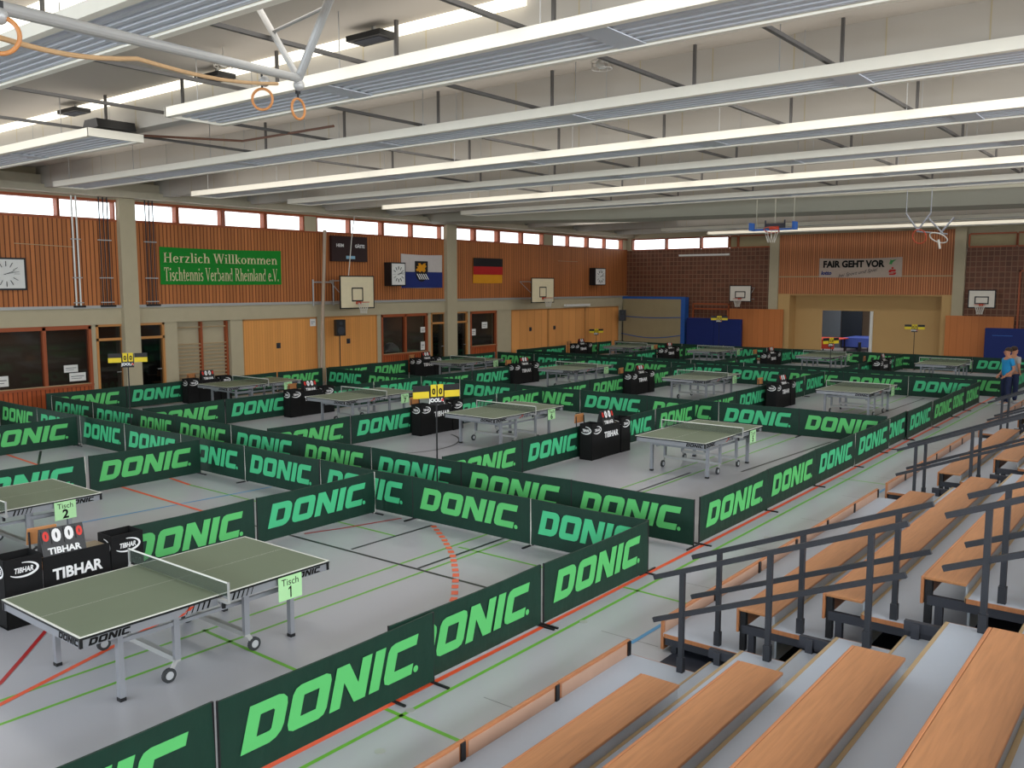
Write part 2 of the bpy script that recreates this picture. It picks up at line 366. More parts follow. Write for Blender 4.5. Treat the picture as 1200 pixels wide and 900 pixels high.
for nm, (y0, y1) in (('pillar_near', (11.02, 11.54)), ('pillar_far', (26.05, 26.7))):
    struct(MB().box(XW, XW + 0.22, y0, y1, 0, ZC).build(nm, M['concrete']))
# high window band: each window a frame and a pane
HW = [(4.4, 5.95), (6.02, 7.55), (7.63, 9.21), (9.29, 10.93), (11.52, 13.05), (13.17, 14.75), (14.92, 16.51), (16.66, 18.27), (18.96, 20.54), (20.63, 22.29), (22.43, 24.02), (24.12, 25.84),
      (26.74, 28.09), (28.27, 29.84), (30.03, 31.71), (31.85, 33.49), (34.38, 35.78), (35.86, 37.58), (37.75, 39.40), (39.49, 41.24)]
for i, (y0, y1) in enumerate(HW):
    z0, z1, t = 5.75, 6.32, 0.05
    w = MB().box(XW - 0.2, XW + 0.03, y0 - t, y0, z0, z1).box(XW - 0.2, XW + 0.03, y1, y1 + t, z0, z1).box(XW - 0.2, XW + 0.03, y0, y1, z0, z0 + 0.03).box(XW - 0.2, XW + 0.03, y0, y1, z1 - 0.04, z1).build('window_%d' % (i + 1), M['frame'])
    struct(w); MB().box(XW - 0.12, XW - 0.11, y0, y1, z0, z1).build('pane', M['glass'], w)
# low glazed openings
def low_window(i, y0, y1, mull, z0, label=None):
    w = MB(); z1 = 2.5; t = 0.09
    w.box(XW - 0.15, XW + 0.03, y0, y0 + t, 0, z1).box(XW - 0.15, XW + 0.03, y1 - t, y1, 0, z1).box(XW - 0.15, XW + 0.03, y0, y1, z1 - t, z1 + 0.03).box(XW - 0.15, XW + 0.05, y0, y1, z0 - 0.07, z0)
    for m in mull: w.box(XW - 0.15, XW + 0.03, m - 0.05, m + 0.05, z0, z1)
    o = struct(w.build('window_%d' % i, M['frame']))
    MB().box(XW - 0.08, XW - 0.07, y0 + t, y1 - t, z0, z1 - t).build('pane', M['dglass'], o)
    MB().box(XW - 0.13, XW + 0.0, y0 + t, y1 - t, 0, z0 - 0.07).build('panelling', M['sillwood'], o)
    MB().box(XW - 0.07, XW + 0.045, y0 + t, y1 - t, z0 - 0.02, z0 + 0.02).build('sill', M['nosing'], o)
low_window(21, 4.3, 10.05, (8.64,), 0.74)
low_window(22, 22.2, 24.98, (23.61,), 0.86)
low_window(23, 27.83, 29.77, (), 0.9)
def glazed_door(i, y0, y1, zt=2.06, dark=0.0):
    t = 0.075; w = MB()
    w.box(XW - 0.12, XW + 0.02, y0, y0 + t, 0, 2.53).box(XW - 0.12, XW + 0.02, y1 - t, y1, 0, 2.53).box(XW - 0.12, XW + 0.02, y0, y1, zt - 0.04, zt + 0.04).box(XW - 0.12, XW + 0.02, y0, y1, 2.46, 2.56)
    o = struct(w.build('door_%d' % i, M['pine']))
    MB().box(XW - 0.08, XW - 0.07, y0 + t, y1 - t, zt + 0.04, 2.46).box(XW - 0.08, XW - 0.07, y0 + t, y1 - t, 0.05, zt - 0.04).build('pane', M['dglass'], o)
    MB().tube((XW - 0.06, y1 - 0.14, 1.02), (XW + 0.0, y1 - 0.14, 1.02), 0.012).tube((XW - 0.01, y1 - 0.14, 1.02), (XW - 0.01, y1 - 0.27, 1.02), 0.012).build('handle', M['steel'], o)
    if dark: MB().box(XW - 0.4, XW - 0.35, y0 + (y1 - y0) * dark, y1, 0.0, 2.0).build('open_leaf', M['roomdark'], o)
glazed_door(1, 10.2, 11.1); glazed_door(2, 11.55, 12.48, dark=0.4); glazed_door(3, 25.19, 26.15, dark=0.1); glazed_door(4, 26.65, 27.65, dark=0.02)
# rooms behind the glazing
b = MB()
for y0, y1 in ((4, 12.7), (22, 30)):
    b.box(XW - 2.9, XW - 2.8, y0, y1, 0, 2.6).box(XW - 2.9, XW - 0.3, y0 - 0.1, y0, 0, 2.6).box(XW - 2.9, XW - 0.3, y1, y1 + 0.1, 0, 2.6).box(XW - 2.9, XW - 0.3, y0, y1, 2.55, 2.65)
struct(b.build('wall_of_side_rooms', M['room']))
def gate(i, y0, y1, hy, mat_, seams=()):
    o = struct(MB().box(XW - 0.12, XW - 0.03, y0, y1, 0, 2.52).build('door_%d' % i, M[mat_]))
    MB().box(XW - 0.12, XW + 0.0, y0, y0 + 0.05, 0, 2.54).box(XW - 0.12, XW, y1 - 0.05, y1, 0, 2.54).box(XW - 0.12, XW, y0, y1, 2.47, 2.54).build('door_frame', M['pine'], o)
    for h in hy: MB().box(XW - 0.03, XW - 0.02, h - 0.09, h + 0.09, 1.42, 1.62).box(XW - 0.03, XW + 0.03, h - 0.05, h + 0.05, 1.46, 1.58).build('handle', M['under'], o)
gate(5, 15.5, 18.85, (17.04,), 'gate'); gate(6, 19.2, 21.98, (20.43,), 'gate')
gate(7, 30.9, 34.0, (32.51,), 'gatefar'); gate(8, 34.05, 37.45, (34.6,), 'gatefar'); gate(9, 37.5, 40.96, (), 'gatefar')

for yy in (8.5, 26):
    area('side_room_lamp', (XW - 1.5, yy, 2.5), (0, 0, 0), 1.0, 4, 22, (1.0, 0.93, 0.84))
# end wall --------------------------------------------------------------
b = MB()
b.box(XW - 0.3, XR, YE + 0.0, YE + 0.3, 6.36, ZC + 0.1)
b.box(XW - 0.3, -19.3, YE, YE + 0.3, 5.7, 6.36); b.box(-10.95, -1.6, YE + 0.05, YE + 0.3, 5.7, 6.36)
struct(b.build('wall_north', M['concrete']))
struct(MB().box(XW - 0.3, -10.9, YE, YE + 0.3, 0, 5.7).build('wall_tiles_west', M['tile']))
struct(MB().box(-1.6, XR, YE, YE + 0.3, 0, 5.45).build('wall_tiles_east', M['tile']))
struct(MB().box(-10.9, -10.42, YE - 0.18, YE + 0.1, 0, ZC).build('pillar_end_west', M['concrete']))
struct(MB().box(-2.1, -1.62, YE - 0.18, YE + 0.1, 0, ZC).build('pillar_end_east', M['concrete']))
struct(MB().box(-10.42, -2.1, YE - 0.06, YE + 0.05, 3.28, 6.3).build('wall_cladding_end', M['slat_x']))
struct(MB().box(-10.42, -2.1, YE - 0.075, YE - 0.06, 4.13, 4.19).build('trim_3', M['nosing']))
b = MB()                                                              # tan niche with the doorway
b.box(-10.42, -9.8, YE - 0.06, YE + 0.9, 0, 3.28); b.box(-2.55, -2.1, YE - 0.06, YE + 0.9, 0, 3.28)
b.box(-9.8, -8.42, YE + 0.8, YE + 0.95, 0, 3.28); b.box(-5.86, -2.5, YE + 0.8, YE + 0.95, 0, 3.28); b.box(-8.42, -5.86, YE + 0.8, YE + 0.95, 2.44, 3.28)
b.box(-9.8, -2.5, YE - 0.0, YE + 0.95, 3.2, 3.28)
struct(b.build('wall_niche', M['tan']))
struct(MB().box(-5.98, -5.84, YE + 0.72, YE + 1.0, 0, 2.44).build('trim_4', M['white']))
# second hall beyond the doorway
struct(MB().box(-14, -3.0, YE + 11.8, YE + 12, 0, 4).box(-14, -13.8, YE + 1, YE + 12, 0, 4).box(-3.2, -3.0, YE + 1, YE + 12, 0, 4).build('wall_second_hall', M['room']))
struct(MB().box(-14, -3.0, YE + 0.95, YE + 12, 4.0, 4.1).build('ceiling_second_hall', M['white']))
area('second_hall_lamp', (-7.2, YE + 6.0, 3.9), (0, 0, 0), 6, 6, 260, (1.0, 0.93, 0.82))
tag(MB().box(-12.6, -9.95, YE + 8.6, YE + 8.72, 0, 3.2).build('divider_curtain', mat('grey blue curtain', (92, 104, 116), 0.8)), 'grey blue curtain hanging in the second hall', 'curtain')
tag(MB().box(-9.9, -8.72, YE + 8.6, YE + 8.72, 0, 3.2).build('divider_curtain', mat('dark teal curtain', (22, 34, 46), 0.8)), 'dark blue curtain hanging in the second hall', 'curtain')
# windows of the end wall
for i, (x0, x1, dk) in enumerate(((-19.2, -17.12, 0), (-17.0, -14.98, 0), (-14.85, -13.32, 0), (-13.2, -12.8, 1), (-12.7, -10.95, 1), (-1.5, 0.36, 1), (0.45, 2.4, 1))):
    z0, z1, t = (5.74, 6.33, 0.06) if x0 < -5 else (5.48, 6.05, 0.06)
    w = MB().box(x0 - t, x0, YE - 0.03, YE + 0.2, z0, z1).box(x1, x1 + t, YE - 0.03, YE + 0.2, z0, z1).box(x0, x1, YE - 0.03, YE + 0.2, z0 - 0.05, z0 + 0.02).box(x0, x1, YE - 0.03, YE + 0.2, z1 - 0.03, z1 + 0.04).build('window_%d' % (24 + i), M['frame'])
    struct(w)
    if dk: MB().box(x0, x1, YE + 0.08, YE + 0.12, z0, z1).build('shutter', M['khaki'], w)
    else: MB().box(x0, x1, YE + 0.1, YE + 0.11, z0, z1).build('pane', M['glass'], w)
struct(MB().box(-2.1, XR, YE + 0.13, YE + 0.3, 5.45, 6.4).box(-13.26, -10.9, YE + 0.13, YE + 0.3, 5.7, 6.4).build('wall_blind', M['concrete']))
# walls behind the camera, with their window bands left open
b = MB()
b.box(XW - 0.3, XR, YN - 0.3, YN, 0, 3.2).box(XW - 0.3, XR, YN - 0.3, YN, 6.0, ZC + 0.1)
for x in range(-18, 14, 4): b.box(x, x + 0.3, YN - 0.3, YN, 3.2, 6.0)
struct(b.build('wall_south', M['concrete']))
b = MB().box(XR, XR + 0.3, YN, YE, 0, 4.3).box(XR, XR + 0.3, YN, YE, 6.3, ZC + 0.1)
for y in range(-10, 42, 4): b.box(XR, XR + 0.3, y, y + 0.3, 4.3, 6.3)
struct(b.build('wall_east', M['concrete']))

# roof ------------------------------------------------------------------
FY = [-5.0, -1.5, 1.95, 5.25, 8.68, 12.35, 15.65, 18.95, 22.3, 27.9, 31.6, 35.8, 39.9]
GAP = {1.95: 0.2, 5.25: 0.16}
b = MB(); y = YN
for f in FY:                                                          # roof slab with a slit of daylight before two of the beams
    g = GAP.get(f, 0)
    b.box(XW - 0.3, XR, y, f - g, ZC, ZC + 0.2); y = f
b.box(XW - 0.3, XR, y, YE + 0.3, ZC, ZC + 0.2)
struct(b.build('ceiling', M['roof']))
sky = mat('daylit skylight glass', (255, 250, 236), 0.5, 0.3, var=0.02, emit=1.6)
for f, x0, x1 in ((1.95, -12.0, 1.5), (5.25, -18.0, 0.8)):
    struct(MB().box(x0, x1, f - GAP[f] + 0.01, f - 0.012, 7.03, 7.16).build('window_skylight', sky))
for f in FY:
    bm_ = MB().box(XW, XR, f, f + 0.28, 6.53, ZC + 0.2)
    o = struct(bm_.build('beam_roof', M['fascia']))
    s_ = MB()
    for k in range(28):
        x = XW + 0.9 + k * 1.19
        s_.box(x, x + 0.018, f - 0.004, f, 6.53, ZC)
    s_.build('panel_joint', M['concrete'], o)
pm = MB(); pv = []
for x, zb in ((XW, 6.36), (-10.0, 6.05), (XR, 5.76)):
    pv.append([(x, 24.3, 6.7), (x, 24.3, zb + 0.5), (x, 24.7, zb + 0.08), (x, 25.3, zb), (x, 26.1, zb + 0.05), (x, 26.5, zb + 0.5), (x, 26.5, ZC), (x, 24.3, ZC)])
pm.add(sum(pv, []), [(a * 8 + i, a * 8 + (i + 1) % 8, a * 8 + 8 + (i + 1) % 8, a * 8 + 8 + i) for a in range(2) for i in range(8)] + [tuple(range(7, -1, -1)), tuple(range(16, 24))])
struct(pm.build('beam_partition', mat('olive grey sheet', (158, 156, 142), 0.7, 0.2, var=0.05, scale=0.8)))
struct(MB().box(XW, XW + 0.5, YN, YE, 6.42, 6.62).box(XW, XW + 0.3, YN, YE, 6.62, 6.9).build('trim_5', mat('pale duct', (196, 188, 166), 0.7)))

# radiant ceiling strips -------------------------------------------------
def strip(x0, x1, y0, y1, label):
    r = empty('radiant_ceiling_panel', ((x0 + x1) / 2, (y0 + y1) / 2, 6.28)); L = (x1 - x0) / 2; w = (y1 - y0) / 2
    prof = []; n = 6; z = 0.03; step = (2 * w - 0.16) / n
    for k in range(n):
        a = -w + 0.08 + k * step
        prof += [(a, z + 0.03), (a + step * 0.22, z + 0.03), (a + step * 0.34, z), (a + step * 0.8, z), (a + step * 0.92, z + 0.03)]
    prof += [(w - 0.08, z + 0.03), (w - 0.08, z + 0.07), (-w + 0.08, z + 0.07)]
    MB().prism(prof, 'x', -L, L).build('heating_sheet', M['strip'], r)
    MB().prism([(-w, 0.14), (-w, 0.0), (-w + 0.1, 0.0), (-w + 0.1, 0.025), (-w + 0.025, 0.03), (-w + 0.025, 0.14)], 'x', -L, L).build('edge_lip', M['cream'], r)
    MB().prism([(w, 0.14), (w, 0.0), (w - 0.1, 0.0), (w - 0.1, 0.025), (w - 0.025, 0.03), (w - 0.025, 0.14)], 'x', -L, L).build('edge_lip', M['cream'], r)
    MB().box(-L - 0.01, -L + 0.03, -w, w, 0.0, 0.14).box(L - 0.03, L + 0.01, -w, w, 0.0, 0.14).build('end_cap', M['cream'], r)
    s_ = MB(); k = -L + 3.2
    while k < L:
        s_.box(k, k + 0.34, -w + 0.09, w - 0.09, 0.018, 0.03); k += 4.2
    s_.build('seam_cover', M['strip'], r)
    h = MB(); k = -L + 0.8
    while k < L:
        for sy in (-w + 0.05, w - 0.05): h.tube((k, sy, 0.1), (k, sy, ZC - 6.28), 0.008, 5)
        k += 3.1
    h.build('hanger_rod', M['steel'], r)
    lp = area('added_roof_fill', (0, 0, 0.2), (R(180), 0, 0), 2 * L - 0.4, 0.5, 1.8 * 2 * L, (1.0, 0.97, 0.94)); lp.parent = r  # fill light added along each panel to brighten the roof
    return tag(r, label, 'ceiling panel', 'radiant heating panels under the roof')
for x0, x1, y0, y1, lb in (
    (-13.5, 13.2, 0.92, 1.82, 'ribbed grey heating panel with white lips, nearest the camera under the roof'),
    (-5.25, 13.2, 4.17, 5.22, 'ribbed grey heating panel with open end above the hanging gym rings'),
    (-19.0, -7.85, 4.3, 5.3, 'short ribbed grey heating panel ending beside the near clerestory windows'),
    (-16.5, 13.2, 7.7, 8.65, 'long ribbed grey heating panel next beyond the one with the gym rings'),
    (-15.9, 13.2, 11.3, 12.28, 'ribbed heating panel, second beyond the one with the gym rings'),
    (-15.7, 13.2, 14.55, 15.5, 'ribbed heating panel, third beyond the one with the gym rings'),
    (-14.9, 13.2, 17.85, 18.85, 'ribbed heating panel, fourth beyond the one with the gym rings'),
    (-14.3, 13.2, 21.2, 22.2, 'ribbed heating panel just before the smooth olive beam across the hall'),
    (-13.5, 13.2, 34.7, 35.7, 'narrow looking white heating panel beyond the olive beam'),
    (-13.0, 13.2, 38.6, 39.6, 'white heating panel closest to the end wall above the hoops')):
    strip(x0, x1, y0, y1, lb)

# suspension rails across the strips
for i, x in enumerate((-8.4, -5.95, -3.5, -1.05, 1.42, 3.48, 5.9)):
    r = empty('suspension_rail', (x, 10, 6.46))
    MB().box(-0.025, 0.025, -11.5, 12.0, 0, 0.045).build('rail', M['railgrey'], r)
    h = MB()
    for f in FY[2:9]: h.box(-0.02, 0.02, f - 10.35, f - 10.31, 0.05, ZC - 6.46)
    h.build('hanger', M['railgrey'], r)
    tag(r, 'dark steel rail under the roof, %s counted from the clerestory wall' % ORD[i], 'rail', 'suspension rails across the roof bays')

# ------------------------------------------------------------------ court barriers
PL = 2.30
def make_panel(lettermat):
    r = empty('court_barrier')
    f = MB(); n = 12; zs = (0.03, 0.26, 0.5, 0.70)                     # cloth hung over the top bar, slightly slack
    pts = []
    for sgn in (-1, 1):
        for i in range(n + 1):
            for j, z in enumerate(zs):
                u = i / n; s = 0.005 * math.sin(u * 9 + j * 1.7) * (1 if 0 < j < 3 else 0.3)
                pts.append((u * PL, sgn * 0.011 + s, z - (0.012 * math.sin(math.pi * u) if j == 3 else 0)))
    fs = []; m = len(zs); off = (n + 1) * m
    for sgn in (0, 1):
        for i in range(n):
            for j in range(m - 1):
                a = sgn * off + i * m + j; fs.append((a, a + m, a + m + 1, a + 1))
    for i in range(n):
        a = i * m; fs.append((a, a + m, off + a + m, off + a)); a += m - 1; fs.append((a, a + m, off + a + m, off + a))
    for i in (0, n):
        for j in range(m - 1): a = i * m + j; fs.append((a, a + 1, off + a + 1, off + a))
    f.add(pts, fs); cl = f.build('cloth', M['green'], r, smooth=True)
    d = LOGO; k = 0.355; lt = MB()
    lt.flat(d, (PL / 2 + 0.02, -0.0185, 0.385), (k, 0, 0), (0, 0, k)); lt.flat(d, (PL / 2 - 0.02, 0.0185, 0.385), (-k, 0, 0), (0, 0, k))
    lt.build('lettering', lettermat, cl)
    MB().tube((0.0, 0, 0.0), (0.0, 0, 0.705), 0.011).build('pole', M['dark'], r)
    MB().tube((PL, 0, 0.0), (PL, 0, 0.70), 0.014).build('pole', mat('white pole', (206, 204, 196), 0.5) if lettermat is M['mint'] else M['dark'], r)
    for x in (0.0, PL): MB().box(x - 0.012, x + 0.012, -0.2, 0.2, 0.0, 0.018).build('foot', M['dark'], r)
    return r
protos = [make_panel(M['mint']), make_panel(M['lime'])]
used = [False, False]
def panel(x, y, x1, y1, label, kind=None, group='green court barriers'):
    k = random.choice((0, 1)) if kind is None else kind
    L = math.hypot(x1 - x, y1 - y); a = math.atan2(y1 - y, x1 - x)
    o = protos[k] if not used[k] else copy_tree(protos[k]); used[k] = True
    o.location = (x, y, 0); o.rotation_euler = (0, 0, a); o.scale = ((L - 0.006) / PL, 1, 1)
    return tag(o, label, 'barrier', group)
def run(pts, where, horizontal, c, jit=0.012, skip=()):
    for i, (a, b_) in enumerate(pts):
        if i in skip: continue
        o1, o2 = random.uniform(-jit, jit), random.uniform(-jit, jit)
        lab = 'green lettered barrier panel, %s %s' % (ORD[i], where)
        if horizontal: panel(a, c + o1, b_, c + o2, lab)
        else: panel(c + o1, a, c + o2, b_, lab)
def pairs(js): return list(zip(js, js[1:]))
# front row of courts
panel(1.80, -2.2, 1.80, 0.1, 'green lettered barrier panel at the bottom edge, nearest the camera beside table one', 1)
panel(1.83, 0.12, 1.84, 2.43, 'green lettered barrier panel beside table one, its end overlapping the next one', 1)
panel(1.77, 1.92, 1.79, 4.2, 'green lettered barrier panel with its first letter hidden by the nearer panel', 1)
panel(1.80, 4.25, 1.82, 6.52, 'green lettered barrier panel ending at the far bleacher side corner of court one', 1)
run(pairs([1.80, -0.12, -2.5, -4.77, -6.97, -9.15, -11.37, -13.4, -15.6, -17.8]), 'from the bleachers along the far side of the front courts', True, 6.58)
# keep text upright in reading order: runs laid from high to low x show letters on both faces
run([(2.0, 4.1), (4.15, 6.45)], 'from the near end between tables one and two', False, -3.25)
run([(-0.4, 1.78), (1.82, 4.15), (4.22, 6.45)], 'from the near end between the second and third front courts', False, -8.28)
run([(4.15, 6.45)], 'from the near end between the third and fourth front courts', False, -13.3)
run([(4.15, 6.45)], 'at the wall end of the front row of courts', False, -17.9)
# second row
XS = [1.77, -0.35, -2.67, -4.94, -7.05, -9.4, -11.6, -13.3, -15.5, -17.8]
run(pairs(XS), 'from the bleachers on the near side of row two', True, 7.95)
run(pairs([8.15, 10.62, 12.94, 15.25, 17.75]), 'from the camera along the bleacher side of table five', False, 1.77)
run(pairs([19.3, 21.8, 24.1]), 'of two plain ones along the bleacher side of table nine', False, 1.76)
panel(1.72, 17.2, 1.72, 19.4, 'green lettered barrier panel overlapping its neighbours by the bleachers near the corner of table nine')
run(pairs([24.12, 25.75, 27.9]), 'of the last two on the bleacher side of table nine', False, 1.74)
for i, (xd, t) in enumerate(((-3.25, 'five and six'), (-8.3, 'six and seven'), (-13.3, 'seven and eight'))):
    run([(8.1, 10.42), (10.45, 12.6), (13.75, 15.85), (15.9, 18.02)], 'from the near end between tables %s' % t, False, xd)
run([(8.05, 10.4), (10.42, 12.4), (13.95, 15.95), (16.0, 18.0)], 'from the camera along the wall side of table eight', False, -18.35)
X9 = [1.6, -0.48, -2.63, -4.77, -7.01, -9.4, -11.7, -14.0, -16.2, -18.3]
run(pairs(X9), 'from the bleachers between the second and third court rows', True, 18.15)
for i, (xd, t) in enumerate(((-3.25, 'nine and ten'), (-8.3, 'ten and eleven'), (-13.3, 'eleven and twelve'))):
    run([(18.3, 20.6), (20.65, 22.9), (24.0, 26.1), (26.15, 28.1)], 'from the near end between tables %s' % t, False, xd)
run([(18.3, 20.4), (20.42, 22.5), (24.05, 26.1), (26.15, 28.1)], 'from the camera along the wall side of table twelve', False, -18.35)
run(pairs(X9), 'from the bleachers on the far side of row three', True, 28.25)
XA = [2.25, -0.1, -2.4, -4.7, -7.0, -9.3, -11.6, -13.9, -16.2, -18.35]
run(pairs(XA), 'from the bleachers on the near side of the last row', True, 29.75)
for i, (xd, t) in enumerate(((-3.25, 'thirteen and fourteen'), (-8.3, 'fourteen and fifteen'), (-13.3, 'fifteen and sixteen'))):
    run([(29.9, 32.0), (32.05, 34.1), (35.3, 36.9), (36.95, 38.3)], 'from the near end between tables %s' % t, False, xd)
run(pairs([29.95, 32.1, 34.2, 36.3, 38.3]), 'from the camera along the bleacher side of table thirteen', False, 2.15)
run([(29.95, 32.0), (32.02, 33.9), (35.6, 36.9), (36.95, 38.3)], 'from the camera along the wall side of table sixteen', False, -18.4)
run(pairs([4.0, 1.8, -0.5, -2.8, -5.0, -7.3, -9.6, -11.9, -14.2, -16.5, -18.3]), 'from the bleachers in front of the end wall', True, 38.45)

# ------------------------------------------------------------------ tables
TW, TL, TH = 1.525, 2.74, 0.76
EDGE = move2d(LOGO, 0, 0)
def make_table():
    r = empty('table_tennis_table')                                    # origin: the corner nearest the bleachers and the camera
    for k, (y0, y1) in enumerate(((0, TL / 2 - 0.004), (TL / 2 + 0.004, TL))):
        t = MB().box(-TW, 0, y0, y1, TH - 0.024, TH).build('table_half', M['top'], r)
        l = MB(); z = TH + 0.0012
        def q(x0, x1, a, b_): l.add([(x0, a, z), (x1, a, z), (x1, b_, z), (x0, b_, z)], [(0, 1, 2, 3)])
        q(-TW, -TW + 0.02, y0, y1); q(-0.02, 0, y0, y1); q(-TW / 2 - 0.0015, -TW / 2 + 0.0015, y0, y1)
        if k == 0: q(-TW, 0, 0, 0.02)
        else: q(-TW, 0, TL - 0.02, TL)
        for xx in (-TW - 0.001, 0.001): l.add([(xx, y0, TH - 0.004), (xx, y1, TH - 0.004), (xx, y1, z), (xx, y0, z)], [(0, 1, 2, 3)])
        ye = -0.001 if k == 0 else TL + 0.001
        l.add([(-TW, ye, TH - 0.004), (0, ye, TH - 0.004), (0, ye, z), (-TW, ye, z)], [(0, 1, 2, 3)])
        l.build('white_line', M['line'], t)
        e = MB()
        for xx in (-TW - 0.002, 0.002): e.add([(xx, y0, TH - 0.025), (xx, y1, TH - 0.025), (xx, y1, TH - 0.005), (xx, y0, TH - 0.005)], [(0, 1, 2, 3)])
        ye = -0.002 if k == 0 else TL + 0.002
        e.add([(-TW, ye, TH - 0.025), (0, ye, TH - 0.025), (0, ye, TH - 0.005), (-TW, ye, TH - 0.005)], [(0, 1, 2, 3)])
        e.build('dark_edge', M['blackm'], t)
        a = MB(); z0, z1 = TH - 0.105, TH - 0.026                      # steel apron under the edge
        a.box(-0.05, -0.015, y0 + 0.01, y1 - 0.01, z0, z1).box(-TW + 0.015, -TW + 0.05, y0 + 0.01, y1 - 0.01, z0, z1)
        if k == 0: a.box(-TW + 0.02, -0.02, 0.015, 0.05, z0, z1)
        else: a.box(-TW + 0.02, -0.02, TL - 0.05, TL - 0.015, z0, z1)
        a.build('apron', M['silver'], r)
        p = MB(); h = 0.062
        yc = 0.28 if k == 0 else TL - 0.30
        p.flat(LOGO, (-0.0125, yc, TH - 0.066), (0, h * 1.15, 0), (0, 0, h)); p.flat(LOGO, (-TW + 0.0125, yc, TH - 0.066), (0, -h * 1.15, 0), (0, 0, h))
        if k == 0: p.flat(LOGO, (-0.22, 0.0125, TH - 0.066), (h * 1.1, 0, 0), (0, 0, h))
        for j in range(5):                                             # slanted stripes next to the net
            yb = (TL / 2 - 0.14 - 0.055 * j) if k == 0 else (TL / 2 + 0.14 + 0.055 * j)
            w = 0.022 - 0.003 * j
            p.add([(-0.0125, yb, TH - 0.1), (-0.0125, yb + w, TH - 0.1), (-0.0125, yb + w + 0.03, TH - 0.03), (-0.0125, yb + 0.03, TH - 0.03)], [(0, 1, 2, 3)])
        p.build('apron_print', M['ink'], r)
        if k == 0:
            q_ = MB()
            for yb, w, h0, h1 in ((0.93, 0.05, 0.1, 0.075), (1.0, 0.06, 0.07, 0.035)):
                q_.add([(-0.0125, yb, TH - h0), (-0.0125, yb + w, TH - h0), (-0.0125, yb + w + 0.05, TH - h1), (-0.0125, yb + 0.05, TH - h1)], [(0, 1, 2, 3)])
            q_.build('orange_accent', M['orange'], r)
        yc2 = 0.0 if k == 0 else TL - 0.03
        for xx in (-0.03, -TW): MB().box(xx + 0.002, xx + 0.028, yc2 + 0.002, yc2 + 0.028, TH - 0.1, TH - 0.026).build('corner_guard', M['blackm'], r)
        for xx in (-0.15, -TW + 0.15):
            yo, yi = (0.42, 0.98) if k == 0 else (TL - 0.42, TL - 0.98)
            lg = MB().box(xx - 0.03, xx + 0.03, yo - 0.025, yo + 0.025, 0.03, TH - 0.03).build('leg', M['silver'], r)
            MB().box(xx - 0.034, xx + 0.034, yo - 0.029, yo + 0.029, 0.0, 0.034).build('rubber_foot', M['blackm'], lg)
            MB().box(xx - 0.022, xx + 0.022, yi - 0.03, yi + 0.03, 0.2, TH - 0.06).build('inner_leg', M['silver'], r)
            MB().bar((xx, yo, 0.56), (xx, yi, 0.56), 0.025, 0.04).build('side_rail', M['silver'], r)
            s_ = 1 if k == 0 else -1
            wy = yi - 0.09 * s_
            c = MB().tube((xx - 0.016, wy, 0.07), (xx + 0.016, wy, 0.07), 0.07, 18).build('caster', M['tyre'], r)
            MB().tube((xx - 0.019, wy, 0.07), (xx + 0.019, wy, 0.07), 0.04, 14).build('hub', M['hub'], c)
            MB().bar((xx, wy, 0.07), (xx, yi, 0.21), 0.045, 0.012, (1, 0, 0)).build('fork', M['steel'], c)
        MB().box(-TW + 0.13, -0.13, yi - 0.03, yi + 0.03, 0.18, 0.23).build('cross_bar', M['steel'], r)
        MB().box(-TW + 0.13, -0.13, yo - 0.02, yo + 0.02, 0.54, 0.58).build('cross_bar', M['silver'], r)
    for xx in (-0.24, -TW + 0.24): MB().box(xx - 0.013, xx + 0.013, 0.45, TL - 0.45, 0.5, 0.535).build('long_rail', M['silver'], r)
    n = MB().add([(-TW - 0.15, TL / 2, TH + 0.005), (0.15, TL / 2, TH + 0.005), (0.15, TL / 2, TH + 0.14), (-TW - 0.15, TL / 2, TH + 0.14)], [(0, 1, 2, 3)]).build('net', M['net'], r)
    MB().box(-TW - 0.15, 0.15, TL / 2 - 0.004, TL / 2 + 0.004, TH + 0.138, TH + 0.153).build('net_tape', M['line'], n)
    for xx, s_ in ((0.15, -1), (-TW - 0.15, 1)):
        p = MB().box(xx - 0.009, xx + 0.009, TL / 2 - 0.009, TL / 2 + 0.009, TH - 0.04, TH + 0.155).box(min(xx, xx + s_ * 0.2), max(xx, xx + s_ * 0.2), TL / 2 - 0.02, TL / 2 + 0.02, TH - 0.06, TH - 0.03).build('net_post', M['steel'], r)
        MB().tube((xx + s_ * 0.09, TL / 2, TH - 0.12), (xx + s_ * 0.09, TL / 2, TH - 0.05), 0.02, 10).build('clamp_screw', M['blackm'], p)
    return r
ONE = fill2d([[(-0.02, 0), (0.075, 0), (0.075, 0.72), (0.0, 0.72), (-0.14, 0.6), (-0.14, 0.5), (-0.02, 0.57)]])
def number2d(t, size):
    ds = []; x = 0
    for ch in t:
        ds.append(move2d(ONE, x, 0, size, size) if ch == '1' else move2d(text2d(ch, size, 0.006), x, 0)); x += 0.62 * size
    d = join2d(*ds); return move2d(d, -(x - 0.62 * size) / 2, 0)
TABLES = {}
for (nr, x, y) in ((1, 0, 0), (2, -5.08, 0.08), (5, 0.03, 11.88), (6, -5.12, 11.86), (7, -10.12, 11.84), (8, -15.15, 11.75),
                   (9, 0.12, 21.9), (10, -4.98, 22.15), (11, -10.1, 22.3), (12, -15.05, 21.9), (13, 0.12, 32.7), (14, -4.85, 33.6), (15, -9.92, 33.6), (16, -14.4, 33.5)):
    TABLES[nr] = (x, y)
table0 = make_table()
DESC = {1: 'green table tennis table closest to the camera, signed 1', 2: 'green table tennis table cut by the picture edge, signed 2'}
